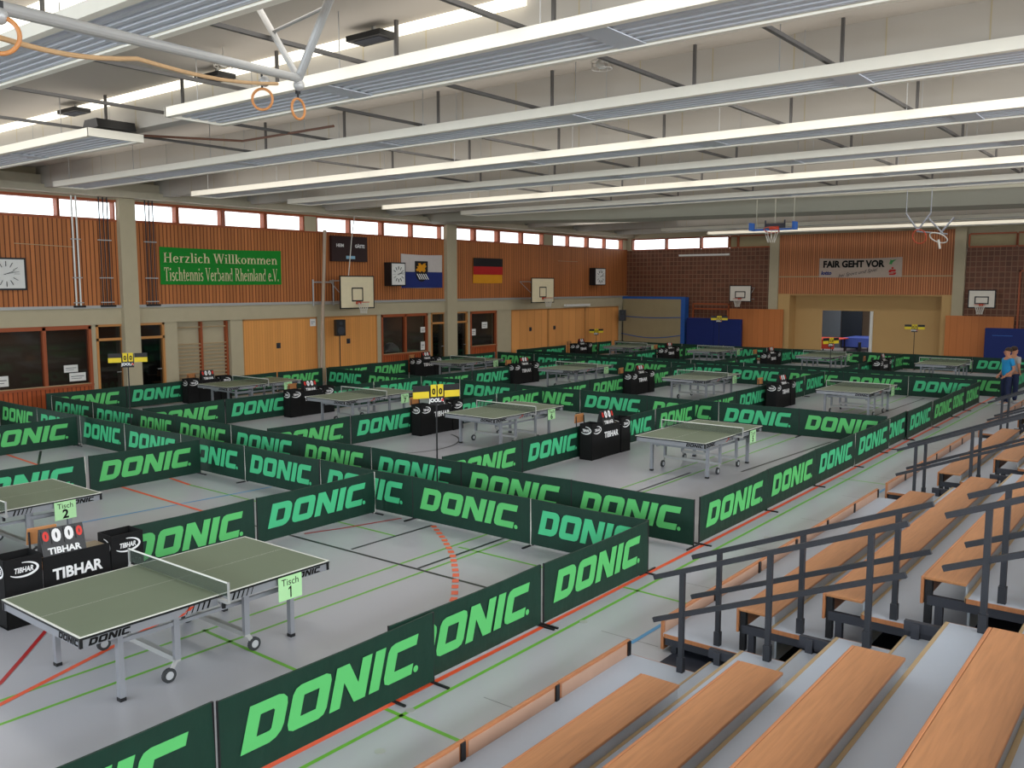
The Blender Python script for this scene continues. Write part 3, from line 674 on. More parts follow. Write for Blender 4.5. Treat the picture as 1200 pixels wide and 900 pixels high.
for i, (nr, (x, y)) in enumerate(TABLES.items()):
    o = table0 if i == 0 else copy_tree(table0)
    o.location = (x, y, 0)
    row = {2: 'second', 3: 'third', 4: 'last'}.get((nr + 3) // 4)
    tag(o, DESC.get(nr, 'green table tennis table in the %s row of courts, %s from the bleachers' % (row, ORD[(nr - 1) % 4])), 'table', 'table tennis tables')
    s = empty('table_number_sign', (x + 0.012, y + 2.2, 0.74))
    MB().box(0.0, 0.003, -0.15, 0.15, -0.255, 0.0).build('sheet', M['paper'], s)
    d = MB().flat(text2d('Tisch', 0.105), (0.0045, 0, -0.098), (0, 1, 0), (0, 0, 1)).flat(number2d(str(nr), 0.17), (0.0045, 0, -0.235), (0, 1, 0), (0, 0, 1))
    d.build('lettering', M['ink'], s)
    tag(s, 'pale green paper sign with number %s hanging from the table edge' % NUM[nr], 'sign', 'table number signs')

# ------------------------------------------------------------------ umpire places
def make_box():
    r = empty('towel_box'); w, h = 0.20, 0.78
    b_ = MB().box(-0.16, 0.16, -w, -w + 0.012, 0, h).box(-0.16, 0.16, w - 0.012, w, 0, h).box(-0.16, -0.148, -w, w, 0, h).box(0.148, 0.16, -w, w, 0, h).box(-0.16, 0.16, -w, w, 0, 0.02)
    bx = b_.build('body', M['black'], r)
    MB().flat(OVAL, (0.1625, 0, 0.64), (0, 1, 0), (0, 0, 1)).flat(OVAL, (0, -w - 0.0025, 0.64), (0.85, 0, 0), (0, 0, 1)).build('oval_logo', M['letter'], bx)
    return r
def make_desk():
    r = empty('umpire_desk')
    t = MB().box(-0.16, 0.13, -0.37, 0.37, 0.66, 0.69).build('desktop', mat('desk ply', (150, 136, 112), 0.5), r)
    f = MB().box(0.13, 0.145, -0.385, 0.385, 0.0, 0.71).build('front_cloth', M['black'], r)
    MB().flat(TIB, (0.147, 0, 0.43), (0, 0.165, 0), (0, 0, 0.175)).build('lettering', M['letter'], f)
    for sy in (-0.35, 0.35):
        for sx in (-0.13, 0.1): MB().tube((sx, sy, 0), (sx, sy, 0.66), 0.015, 8).build('leg', M['dark'], r)
    return r
def digit_card(txt): return text2d(txt, 0.2, 0.012)
ZERO = digit_card('0')
def make_scorer():
    r = empty('flip_scoreboard')
    MB().prism([(0.09, 0.0), (-0.09, 0.0), (-0.02, 0.3), (0.0, 0.3)], 'y', -0.24, 0.24).build('frame', M['blackm'], r)
    u = Vector((0, 1, 0)); w = Vector((-0.09, 0, 0.3)).normalized(); nrm = u.cross(w).normalized()
    if nrm.x < 0: nrm = -nrm
    o = Vector((0.09, 0, 0.0))
    MB().flat(TIB, o + w * 0.02 + nrm * 0.003, u * 0.105, w * 0.10).build('lettering', M['letter'], r)
    for k, (yy, big, cm) in enumerate(((-0.185, 0, 'red'), (-0.07, 1, 'letter'), (0.07, 1, 'letter'), (0.185, 0, 'red'))):
        hw, z0, z1 = (0.055, 0.13, 0.315) if big else (0.04, 0.15, 0.29)
        p = MB(); c = o + u * yy + nrm * 0.006
        p.add([c + u * a + w * z + nrm * e for e in (0, 0.006) for a, z in ((-hw, z0), (hw, z0), (hw, z1), (-hw, z1))], [(0, 1, 2, 3), (4, 5, 6, 7), (0, 1, 5, 4), (1, 2, 6, 5), (2, 3, 7, 6), (3, 0, 4, 7)])
        q = p.build('flip_card', M['blackm'], r)
        MB().flat(ZERO, c + w * (z0 + 0.03) + nrm * 0.0075, u * (0.9 if big else 0.62), w * (0.95 if big else 0.7)).build('digit', M[cm], q)
    return r
def make_chair():
    r = empty('umpire_chair')
    s_ = MB().prism([(-0.2, -0.2), (0.2, -0.2), (0.2, 0.2), (-0.2, 0.2)], 'z', 0.44, 0.46).build('seat', M['chairwood'], r); bevel(s_, 0.02)
    k = bevel(MB().prism([(-0.18, 0.66), (0.18, 0.66), (0.165, 0.86), (-0.165, 0.86)], 'x', -0.235, -0.215).build('backrest', M['chairwood'], r), 0.008)
    for sy in (-0.15, 0.15):
        MB().path([(0.18, sy, 0), (0.16, sy, 0.44)], 0.012).build('leg', M['dark'], r)
        MB().path([(-0.22, sy, 0), (-0.18, sy, 0.44), (-0.205, sy, 0.82)], 0.012).build('leg', M['dark'], r)
    return r
pb, pd, ps, pc = make_box(), make_desk(), make_scorer(), make_chair()
first = True
def place(o, loc, rz=0.0):
    c = o if first else copy_tree(o)
    c.location = loc; c.rotation_euler = (0, 0, rz); return c
DX = {1: -2.86, 2: -2.86, 5: -3.03, 6: -2.93, 7: -3.0, 8: -2.98, 9: -3.03, 10: -3.1, 11: -3.15, 12: -2.98, 13: -3.04, 14: -3.1, 15: -3.1, 16: -3.6}
for nr, (x, y) in TABLES.items():
    if nr == 2: continue
    px = x + DX[nr]; py = y + 1.3 + (0 if nr < 13 else -0.1); t = 'table %s' % NUM[nr]
    ra = random.uniform(-2, 2)
    tag(place(pb, (px, py - 0.6, 0)), 'tall black towel box at the near end of the desk by %s' % t, 'box', 'black towel boxes')
    c = copy_tree(pb); c.location = (px, py + 0.6, 0)
    tag(c, 'tall black towel box at the far end of the desk by %s' % t, 'box', 'black towel boxes')
    tag(place(pd, (px, py, 0)), 'umpire desk hung with black lettered cloth beside %s' % t, 'desk', 'umpire desks')
    tag(place(ps, (px + 0.0, py - (0.1 if nr == 1 else 0.0), 0.692), R(ra * 2)), 'flip scoreboard with two white and two red digits on the desk by %s' % t, 'scoreboard', 'flip scoreboards')
    tag(place(pc, (px - 0.45, py - 0.1 + random.uniform(-0.05, 0.05), 0), R(ra * 4)), 'wooden chair behind the black umpire desk of %s' % t, 'chair', 'umpire chairs')
    first = False

# court scoreboards on poles
def make_stand(h):
    r = empty('pole_scoreboard')
    MB().tube((0, 0, 0.0), (0, 0, h - 0.3), 0.014, 10).build('pole', M['dark'], r)
    for k in range(3):
        a = R(90 + 120 * k); MB().tube((0, 0, 0.28), (0.3 * math.cos(a), 0.3 * math.sin(a), 0.01), 0.01, 8).build('leg', M['dark'], r)
    b_ = MB().box(-0.13, 0.13, -0.015, 0.015, h - 0.34, h - 0.02).build('back_board', M['blackm'], r)
    MB().flat(text2d('JOOLA', 0.085, 0.004), (-0.01, -0.017, h - 0.29), (1, 0, 0), (0, 0, 1)).build('lettering', M['letter'], b_)
    MB().tube((0.1, -0.017, h - 0.262), (0.1, -0.02, h - 0.262), 0.022, 12).build('red_mark', M['red'], b_)
    Z = text2d('0', 0.15, 0.006)
    for s_ in (-1, 1):
        c = MB().box(s_ * 0.062 - 0.05, s_ * 0.062 + 0.05, -0.026, -0.016, h - 0.2, h).build('flip_card', M['yellow'], r)
        MB().flat(Z, (s_ * 0.062, -0.028, h - 0.16), (0.8, 0, 0), (0, 0, 0.9)).build('digit', M['ink'], c)
        w = MB().box(min(s_ * 0.14, s_ * 0.42), max(s_ * 0.14, s_ * 0.42), -0.012, 0.012, h - 0.22, h - 0.11).build('name_plate', M['yellow'], r)
        MB().box(min(s_ * 0.14, s_ * 0.42), max(s_ * 0.14, s_ * 0.42), -0.012, 0.012, h - 0.11, h - 0.01).build('upper_plate', M['blackm'], r)
    return r
for (x, y, h, rz, lb) in ((-2.6, 7.27, 2.12, 68, 'black and yellow score display on a pole in the aisle, in front of table six'),
                          (-12.38, 7.27, 2.18, 62, 'black and yellow score display on a pole in the aisle before the first pillar'),
                          (-18.95, 37.6, 1.36, 60, 'black and yellow score display on a pole against the orange plywood doors'),
                          (-12.5, 39.2, 2.16, 30, 'black and yellow score display on a pole before the blue mat at the end wall'),
                          (-3.37, 29.0, 1.85, 70, 'black and yellow score display on a pole in front of the doorway'),
                          (-3.05, 39.2, 1.98, 5, 'black and yellow score display on a pole before the tan niche wall')):
    s = make_stand(h); s.location = (x, y, 0); s.rotation_euler = (0, 0, R(rz)); tag(s, lb, 'scoreboard', 'score displays on poles')

# ------------------------------------------------------------------ bleachers
BX = lambda k: 3.2 + 0.82 * (k - 1)
BZ = lambda k: 0.2 + 0.33 * (k - 1)
SEC = [('nearest', -7.5, 3.76, 2.58), ('second', 4.42, 11.9, 10.7), ('third', 12.42, 19.45, 18.2), ('farthest', 20.2, 27.4, 26.2)]
NT = 9
for si, (nm, y0, y1, ys) in enumerate(SEC):
    r = empty('bleacher_stand', (0, 0, 0)); step = 1.22
    for k in range(1, NT + 1):
        x, z = BX(k), BZ(k)
        xd = x if k == 1 else x + 0.31; xe = x + 1.15
        MB().box(xd, xe, y0, y1, z - 0.035, z).build('deck', M['deck'], r)
        if k > 1: MB().box(xd - 0.004, xd + 0.024, y0, y1, z - 0.036, z + 0.003).build('nosing', M['nosing'], r)
        MB().box(xd + 0.01, xe - 0.02, y1, y1 + 0.012, z - 0.04, z - 0.002).box(xd + 0.01, xe - 0.02, y0 - 0.012, y0, z - 0.04, z - 0.002).build('edge_trim', M['seatedge'], r)
        fr = MB().bar((x + 0.02, y0 + 0.03, z - 0.08), (xe, y0 + 0.03, z - 0.08), 0.05, 0.08).bar((x + 0.02, y1 - 0.03, z - 0.08), (xe, y1 - 0.03, z - 0.08), 0.05, 0.08)
        for yy in (y0 + 0.05, y1 - 0.05): fr.box(x + 0.08, x + 0.14, yy - 0.03, yy + 0.03, 0, z - 0.05)
        fr.build('frame', M['under'], r)
        if k == 1:
            yy = y0
            js = {0: (-7.5, -2.3, -1.1, 0.1, 1.33, 2.56, 3.76)}.get(si) or [y0 + (y1 - y0) * i / 6 for i in range(7)]
            for a, c in zip(js, js[1:]):
                kb = bevel(MB().box(x - 0.035, x, a + 0.004, c - 0.004, 0.02, 0.35).build('kickboard', M['seatedge'], r), 0.006)
                MB().box(x, x + 0.006, a + 0.03, c - 0.08, 0.2, 0.325).build('back_face', mat('pale plywood', (186, 150, 128), 0.5), kb)
                MB().box(x - 0.005, x + 0.014, c - 0.06, c - 0.01, 0.2, 0.34).build('bracket', M['dark'], kb)
        else:
            MB().box(x + 0.315, x + 0.335, y0 + 0.1, y1 - 0.1, z - 0.33, z - 0.036).build('riser', M['riser'] if k > 1 else M['dark'], r)
            s_ = bevel(MB().box(x - 0.01, x + 0.315, y0, ys, z + 0.095, z + 0.12).build('seat', M['seat'], r), 0.006)
            fa = bevel(MB().box(x - 0.035, x - 0.01, y0, ys, z - 0.12, z + 0.118).build('front_board', M['seatedge'], r), 0.006)
            MB().box(x + 0.29, x + 0.304, y0 + 0.12, ys - 0.01, z - 0.02, z + 0.096).build('seat_back_panel', M['riser'], r)
            pz = MB()
            for yy in (y0 + 0.05, (y0 + ys) / 2, ys - 0.05): pz.box(x - 0.005, x + 0.05, yy - 0.03, yy + 0.03, z - 0.3, z + 0.095)
            pz.build('seat_post', M['dark'], r)
            # half step in the stair lane
            st = MB().box(x + 0.03, x + 0.315, ys + 0.04, y1 - 0.04, z - 0.328, z - 0.165).build('half_step', M['deck'], r)
            MB().box(x + 0.026, x + 0.046, ys + 0.04, y1 - 0.04, z - 0.17, z - 0.162).build('step_nosing', M['nosing'], st)
    MB().box(3.6, 10.9, (y0 + y1) / 2 - 0.03, (y0 + y1) / 2 + 0.03, 0.0, 0.06).build('floor_beam', M['under'], r)
    tag(r, ('tiered bleacher stand with wooden bench rows, %s the camera' % nm) if nm in ('nearest', 'farthest') else 'tiered bleacher stand with wooden bench rows, %s along the hall from the camera' % nm, 'bleachers', 'bleacher stands')
    def rails(yy):
        for (ka, kb_) in ((1, 3), (4, 6)):
            zt = lambda xx: 0.2 + 0.33 * (xx - 3.75) / 0.82
            xa, xb = 3.77 + 0.82 * (ka - 1) - 0.29, 3.77 + 0.82 * (kb_ - 1) + 0.27
            q = MB()
            for h in (0.95, 0.54): q.bar((xa, yy, zt(xa) + h), (xb, yy, zt(xb) + h), 0.035, 0.045)
            q = q.build('handrail', M['darkrail'], r)
            for k in range(ka, kb_ + 1):
                xx = 3.77 + 0.82 * (k - 1)
                MB().box(xx - 0.022, xx + 0.022, yy - 0.022, yy + 0.022, BZ(k), zt(xx) + 0.93).box(xx - 0.03, xx + 0.03, yy - 0.03, yy + 0.03, BZ(k), BZ(k) + 0.14).build('post', M['darkrail'], q)
    if si < 3: rails(y1 - 0.06)
    if si > 0: rails(y0 + 0.06)

# ------------------------------------------------------------------ things on the long wall
def clock(y0, y1, z0, z1, x, d, label):
    r = empty('wall_clock', (x, (y0 + y1) / 2, (z0 + z1) / 2)); w, h = (y1 - y0) / 2, (z1 - z0) / 2
    MB().box(-d, 0, -w, w, -h, h).build('case', M['dark'], r)
    f = MB().box(0, 0.006, -w + 0.05, w - 0.05, -h + 0.05, h - 0.05).build('face', M['paperw'], r)
    m = MB()
    for k in range(12):
        a = R(30 * k); u = (0, math.sin(a), math.cos(a)); R1 = min(w, h) - 0.1; q = 0.16 * min(w, h) * 2
        m.bar((0.008, u[1] * R1, u[2] * R1), (0.008, u[1] * (R1 - q), u[2] * (R1 - q)), 0.006, 0.05, (1, 0, 0))
    m.build('hour_marks', M['ink'], f)
    for nm, a, l, t in (('hour_hand', 68, 0.52, 0.06), ('minute_hand', 79, 0.78, 0.04)):
        u = Vector((0, math.sin(R(a)), math.cos(R(a)))) * min(w, h) * l
        MB().bar(Vector((0.014, 0, 0)) - u * 0.2, Vector((0.014, 0, 0)) + u, 0.006, t, (1, 0, 0)).build(nm, M['ink'], f)
    return tag(r, label, 'clock')
clock(7.1, 8.2, 3.6, 4.52, XW + 0.12, 0.1, 'square white wall clock in dark frame at the near end of the clad wall')
clock(22.4, 23.25, 3.7, 4.67, XW + 0.42, 0.4, 'deep square wall clock beside the white and blue flag')
clock(37.8, 38.85, 3.72, 4.66, XW + 0.42, 0.4, 'deep square wall clock nearest the far corner of the hall')

def hang(name, y0, y1, z0, z1, mats, parts, label, cat, x=XW + 0.05):
    """a cloth hung flat on the long wall; parts: (name, material, flat data or box)"""
    r = empty(name, (x, (y0 + y1) / 2, z0)); w = (y1 - y0) / 2; n = 16; v = []; f = []
    for i in range(n + 1):
        y = -w + 2 * w * i / n
        for j, z in enumerate((0, (z1 - z0) / 2, z1 - z0)):
            sag = -0.05 * math.sin(math.pi * i / n) * (1 if j == 2 else 0.4)
            v.append((0.012 * math.sin(i * 1.1 + j), y, z + sag * 0.6))
    for i in range(n):
        for j in range(2): a = i * 3 + j; f.append((a, a + 3, a + 4, a + 1))
    k = len(v); v += [(p[0] - 0.008, p[1], p[2]) for p in v]; f += [tuple(reversed([i + k for i in q])) for q in f]
    for i in range(n):
        for a in (i * 3, i * 3 + 2): f.append((a, a + 3, a + 3 + k, a + k))
    for i in (0, n):
        for j in range(2): a = i * 3 + j; f.append((a, a + 1, a + 1 + k, a + k))
    c = MB().add(v, f).build('cloth', mats, r, smooth=True)
    for nm, m, b_ in parts: b_.build(nm, m, c)
    return tag(r, label, cat)

def serif_text(txt, wd, ht):
    """hand drawn roman capitals and small letters with serifs, scaled to wd x ht; y on the base line, x-height 0.62"""
    T, t, X = 0.15, 0.07, 0.64
    def rect(x0, x1, y0, y1): return ([(x0, y0), (x1, y0), (x1, y1), (x0, y1)], [(0, 1, 2, 3)])
    def stem(x, h, w=T, foot=True, head=True):
        d = [rect(x, x + w, 0, h)]
        if foot: d.append(rect(x - 0.08, x + w + 0.08, 0, 0.05))
        if head: d.append(rect(x - 0.1, x + w * 0.6, h - 0.05, h))
        return d
    def diag(x0, y0, x1, y1, w): return ([(x0, y0), (x0 + w, y0), (x1 + w, y1), (x1, y1)], [(0, 1, 2, 3)])
    def bowl(cx, cy, rx, ry, a0=0, a1=360, n=18, w=T):
        V = []; F = []
        for i in range(n + 1):
            a = R(a0 + (a1 - a0) * i / n); c_, s_ = math.cos(a), math.sin(a)
            V += [(cx + rx * c_, cy + ry * s_), (cx + (rx - w * (0.45 + 0.55 * abs(c_))) * c_, cy + (ry - t) * s_)]
        for i in range(n): F.append((2 * i, 2 * i + 1, 2 * i + 3, 2 * i + 2))
        return (V, F)
    def arch(x, w): return [bowl(x + w / 2 + 0.02, X - 0.26, w / 2 + 0.02, 0.28, 0, 170), ] + stem(x + w - T + 0.04, X - 0.24, T, True, False)
    G = {}
    G['H'] = (stem(0.1, 1) + stem(0.62, 1) + [rect(0.1, 0.7, 0.48, 0.55), rect(0.02, 0.36, 0.95, 1), rect(0.54, 0.86, 0.95, 1)], 0.92)
    G['W'] = ([diag(0.26, 0, 0.02, 1, T), diag(0.26, 0, 0.5, 1, t), diag(0.74, 0, 0.5, 1, T), diag(0.74, 0, 1.02, 1, t), rect(-0.05, 0.26, .95, 1), rect(.42, .74, .95, 1), rect(.92, 1.16, .95, 1)], 1.16)
    G['T'] = (stem(0.34, 1, T, True, False) + [rect(0.02, 0.81, 0.93, 1), rect(0.02, 0.07, 0.76, 1), rect(0.76, 0.81, 0.76, 1)], 0.85)
    G['V'] = ([diag(0.36, 0, 0.04, 1, T), diag(0.38, 0, 0.72, 1, t), rect(-0.04, 0.28, .95, 1), rect(.6, .88, .95, 1)], 0.86)
    G['R'] = (stem(0.1, 1) + [bowl(0.42, 0.74, 0.3, 0.26, -90, 90), rect(0.2, 0.44, 0.93, 1), rect(0.2, 0.44, 0.48, 0.55), diag(0.66, 0, 0.36, 0.5, T), rect(0.6, 0.9, 0, 0.05)], 0.9)
    G['e'] = ([bowl(0.3, 0.32, 0.28, 0.33, 20, 325), rect(0.08, 0.56, 0.34, 0.41)], 0.62)
    G['r'] = (stem(0.1, X) + [bowl(0.38, X - 0.2, 0.2, 0.2, 50, 170)], 0.52)
    G['z'] = ([rect(0.04, 0.52, X - 0.07, X), rect(0.04, 0.52, 0, 0.07), diag(0.04, 0.05, 0.36, X - 0.05, T)], 0.58)
    G['l'] = (stem(0.1, 1), 0.36); G['i'] = (stem(0.1, X) + [rect(0.1, 0.26, 0.8, 0.94)], 0.36)
    G['c'] = ([bowl(0.3, 0.32, 0.28, 0.33, 45, 320)], 0.56)
    G['h'] = (stem(0.1, 1) + arch(0.16, 0.44), 0.72); G['n'] = (stem(0.1, X) + arch(0.16, 0.44), 0.72)
    G['m'] = (stem(0.1, X) + arch(0.16, 0.42) + arch(0.55, 0.42), 1.1)
    G['k'] = (stem(0.1, 1) + [diag(0.2, 0.26, 0.46, X, t), diag(0.48, 0, 0.26, 0.36, T), rect(0.42, 0.7, 0, 0.05), rect(0.4, 0.64, X - .05, X)], 0.68)
    G['o'] = ([bowl(0.32, 0.32, 0.3, 0.33)], 0.66)
    G['s'] = ([bowl(0.26, 0.47, 0.2, 0.18, 30, 270), bowl(0.26, 0.18, 0.22, 0.19, -150, 90)], 0.5)
    G['t'] = (stem(0.14, 0.86, T, False, False) + [rect(0.02, 0.44, X - 0.07, X), bowl(0.34, 0.16, 0.2, 0.17, 180, 320)], 0.46)
    G['b'] = (stem(0.1, 1, T, False) + [bowl(0.36, 0.32, 0.28, 0.33)], 0.7)
    G['d'] = (stem(0.46, 1) + [bowl(0.32, 0.32, 0.28, 0.33)], 0.74)
    G['a'] = (stem(0.4, X - 0.1, T, True, False) + [bowl(0.26, 0.2, 0.24, 0.2), bowl(0.3, X - 0.2, 0.24, 0.2, 10, 160)], 0.66)
    G['.'] = ([rect(0.06, 0.22, 0, 0.14)], 0.3); G[' '] = ([], 0.36)
    x = 0; L = []
    for ch in txt:
        d, a = G[ch]; L += [move2d(q, x, 0) for q in d]; x += a + 0.02
    d = join2d(*L)
    return ([(p[0] * wd / x - wd / 2, p[1] * ht) for p in d[0]], d[1])
UY, UZ = (0, 1, 0), (0, 0, 1)
hang('welcome_banner', 12.4, 17.2, 3.76, 4.98, M['flaggreen'], [('lettering', M['serif'],
     MB().flat(serif_text('Herzlich Willkommen', 4.5, 0.32), (0.02, -0.03, 0.72), UY, UZ).flat(serif_text('Tischtennis Verband Rheinland e.V.', 4.55, 0.44), (0.02, 0, 0.12), UY, UZ))],
     'green cloth banner with cream welcome lettering on the clad wall', 'banner')
def crest():
    q = MB().box(0.016, 0.02, -0.42, 0.36, 0.62, 1.12)
    return q
lion = [(-.3, .7), (-.2, .72), (-.12, .66), (.0, .72), (.12, .66), (.24, .74), (.18, .84), (.28, .92), (.2, 1.0), (.26, 1.06), (.1, 1.04), (.02, .96), (-.1, 1.06), (-.22, 1.04), (-.16, .94), (-.3, .92), (-.22, .84), (-.34, .8)]
cr = [('blue_half', M['fblue'], MB().box(0.014, 0.017, -1.27, 1.27, 0.0, 0.68)), ('crest_field', M['fblack'], MB().box(0.018, 0.021, -0.46, 0.34, 0.66, 1.14)),
      ('crest_figure', M['fgold'], MB().flat(fill2d([[(a * 1.05 - 0.04, b_) for a, b_ in lion]]), (0.023, 0, 0), UY, UZ))]
st = MB().flat(fill2d([[(0.36 * math.cos(R(t)) - 0.06, 0.62 + (0.36 * math.sin(R(t)) if math.sin(R(t)) < 0 else 0.06 * math.sin(R(t)))) for t in range(0, 360, 12)]]), (0.0185, 0, 0), UY, UZ)
cr.append(('crest_shield', M['fblack'], st)); sb = MB()
for k in range(5):
    a = -0.36 + k * 0.13; sb.add([(0.0215, a, 0.6), (0.0215, a + 0.06, 0.6), (0.0215, a + 0.24, 0.36), (0.0215, a + 0.18, 0.36)], [(0, 1, 2, 3)])
cr.append(('crest_bars', M['letter'], sb))
hang('crest_flag', 23.34, 25.88, 3.62, 5.05, M['fwhite'], cr, 'white and blue flag with a black and gold crest between clock and pillar', 'flag', x=XW + 0.06)
hang('striped_flag', 28.0, 30.16, 3.83, 5.0, M['fgold'], [('black_stripe', M['fblack'], MB().box(0.014, 0.018, -1.08, 1.08, 0.77, 1.16)), ('red_stripe', M['fred'], MB().box(0.014, 0.018, -1.08, 1.08, 0.39, 0.77))],
     'black red gold striped flag on the clad wall beyond the second pillar', 'flag')
r = empty('match_scoreboard', (XW + 0.03, 20.43, 4.66))
MB().box(0, 0.14, -0.92, 0.92, 0, 0.98).build('case', mat('dark brown scoreboard', (46, 26, 28), 0.5), r)
MB().flat(text2d('HEIM', 0.17, 0.006), (0.143, -0.5, 0.56), UY, UZ).flat(text2d('GÄSTE', 0.17, 0.006), (0.143, 0.52, 0.55), UY, UZ).build('lettering', M['letter'], r)
MB().box(0.14, 0.145, -0.2, 0.26, 0.1, 0.22).build('maker_plate', mat('pale blue plate', (150, 196, 220), 0.5), r)
tag(r, 'dark brown electronic scoreboard under the high windows above the first basketball backboard', 'scoreboard')

def backboard(loc, rz, w, h, mat_, label, arm):
    r = empty('basketball_backboard', loc, rz)                          # local: front face looks to -y, board centre at origin
    MB().box(-w / 2, w / 2, 0, 0.03, -h / 2, h / 2).build('board', mat_, r)
    e = 0.035; g = MB()
    g.box(-w / 2 - 0.01, w / 2 + 0.01, -0.004, 0.034, -h / 2 - 0.01, -h / 2 + e).box(-w / 2 - 0.01, w / 2 + 0.01, -0.004, 0.034, h / 2 - e, h / 2 + 0.01).box(-w / 2 - 0.01, -w / 2 + e, -0.004, 0.034, -h / 2, h / 2).box(w / 2 - e, w / 2 + 0.01, -0.004, 0.034, -h / 2, h / 2).build('border', M['dark'], r)
    a, b0, b1 = 0.29, -0.3 * h / 1.05, 0.15 * h / 1.05; g = MB()
    g.box(-a, a, -0.006, 0, b1 - 0.05, b1).box(-a, a, -0.006, 0, b0, b0 + 0.05).box(-a, -a + 0.05, -0.006, 0, b0, b1).box(a - 0.05, a, -0.006, 0, b0, b1).build('target_square', M['dark'], r)
    ry = -0.33; rim = MB().torus((0, ry, b0 - 0.02), (0, 0, 1), 0.225, 0.012).box(-0.08, 0.08, -0.12, 0, b0 - 0.1, b0).build('rim', M['orange'], r)
    n = MB()
    for k in range(12):
        t, t2 = R(30 * k), R(30 * k + 30)
        for s_ in (0, 1):
            p = [(0.22 * math.cos(t), ry + 0.22 * math.sin(t), b0 - 0.03)]
            for j, (rr, zz) in enumerate(((0.17, -0.2), (0.13, -0.34), (0.12, -0.45))): a_ = t + R(15) * (j + 1) * (1 if s_ else -1); p.append((rr * math.cos(a_), ry + rr * math.sin(a_), b0 + zz))
            n.path(p, 0.006, 4)
    n.build('net', M['netw'], rim)
    s_ = MB()
    for x in (-0.4, 0.4):
        for z in (-0.35 * h, 0.35 * h): s_.tube((x, 0.03, z), (x, arm, z), 0.022, 8)
        s_.tube((x, 0.05, -0.35 * h), (x, arm, 0.35 * h), 0.015, 8)
    s_.build('support_arm', M['steel'], r)
    return tag(r, label, 'backboard', 'basketball backboards')
backboard((XW + 1.2, 19.85, 3.47), R(90), 1.72, 1.24, M['board'], 'cream basketball backboard below the dark brown scoreboard', 1.12)
backboard((XW + 1.2, 31.9, 3.48), R(90), 1.85, 1.2, M['board'], 'cream basketball backboard to the far side of the striped flag', 1.12)
backboard((-12.15, YE - 0.9, 3.29), 0, 1.2, 0.84, M['boardw'], 'small white basketball backboard above the orange boards by the blue mat', 0.885)
backboard((-0.72, YE - 0.9, 3.12), 0, 1.1, 0.8, M['boardw'], 'small white basketball backboard on the tiled wall beside the bleacher end', 0.885)
for (y, lb) in ((18.6, 'grey steel swing bracket on the wall beside the first cream backboard'),):
    r = empty('swing_bracket', (XW + 0.1, y, 2.95))
    MB().tube((0.02, 0, 0.0), (0.02, 0, 1.0), 0.03).tube((0.0, 1.0, 0.0), (0.0, 1.0, 1.0), 0.03).tube((0.0, 0, 0.9), (0.0, 1.0, 0.9), 0.03).tube((0, 0, 0.08), (0, 1.0, 0.08), 0.03).build('frame', M['steel'], r)
    tag(r, lb, 'bracket')
# climbing pole, cables and pipes on the wall
r = empty('climbing_pole', (XW + 0.45, 18.6, 0))
MB().tube((0, 0.0, 0), (0, 0.35, 5.8), 0.065, 10).build('pole', M['beige'], r); MB().tube((0, 0.02, 0.0), (0, 0.02, 0.08), 0.12, 12).build('base_plate', M['steel'], r)
tag(r, 'tall beige steel pole leaning before the clad wall by the first backboard', 'pole')
r = empty('hanging_rope', (XW + 0.9, 19.6, 2.9))
MB().path([(0, -0.1, 0.2), (0, 0.1, 1.3), (0, 0.28, 2.6), (0, 0.45, 3.5)], 0.018, 6).build('rope', M['netw'], r)
tag(r, 'pale slack rope hanging over the dark brown scoreboard', 'rope')
for y, n, m, lb, zt in ((9.62, 2, 'white', 'pair of white pipes down the clad wall near the first clock', 6.4), (10.45, 3, 'under', 'three dark pipes down the clad wall just before the near pillar', 6.45), (11.95, 3, 'under', 'three dark pipes down the clad wall between near pillar and banner', 6.45)):
    r = empty('wall_pipes', (XW + 0.06, y, 3.1))
    for k in range(n): MB().tube((0.02, 0.13 * k, 0), (0.02, 0.13 * k, zt - 3.1), 0.026 if n == 2 else 0.018, 8).build('pipe', M[m], r)
    c = MB()
    for z in (0.1, 0.85, 2.0): c.box(0, 0.05, -0.08, 0.13 * (n - 1) + 0.08, z, z + 0.03)
    c.build('clip', M['steel'], r); MB().box(-0.02, 0.06, -0.1, 0.13 * n, -0.03, 0.03).build('foot_box', M['dark'], r)
    tag(r, lb, 'pipes')
b = MB()                                                              # thin flag rods on the cladding
b.tube((XW + 0.05, 7.95, 4.93), (XW + 0.05, 9.6, 4.88), 0.012, 6)
tag(b.build('flag_rod', M['nosing']), 'thin pale rod on the cladding above the first clock', 'rod')
tag(MB().tube((XW + 0.05, 34.8, 4.98), (XW + 0.05, 36.6, 4.98), 0.012, 6).build('flag_rod', M['nosing']), 'thin pale rod on the cladding between second backboard and last clock', 'rod')
r = empty('wall_bars', (XW - 0.28, 13.95, 0))
for y in (-1.0, 0.0, 1.0): MB().box(0.0, 0.14, y - 0.035, y + 0.035, 0, 2.5).build('upright', M['frame'], r)
for k in range(14):
    z = 0.25 + 0.125 * k if k < 13 else 2.32
    for a, c in ((-0.965, -0.035), (0.035, 0.965)): MB().box(0.05, 0.11, a, c, z - 0.018, z + 0.018).build('rung', M['nosing'], r)
tag(r, 'wooden wall bars with red brown uprights in the grey recess', 'wall bars')
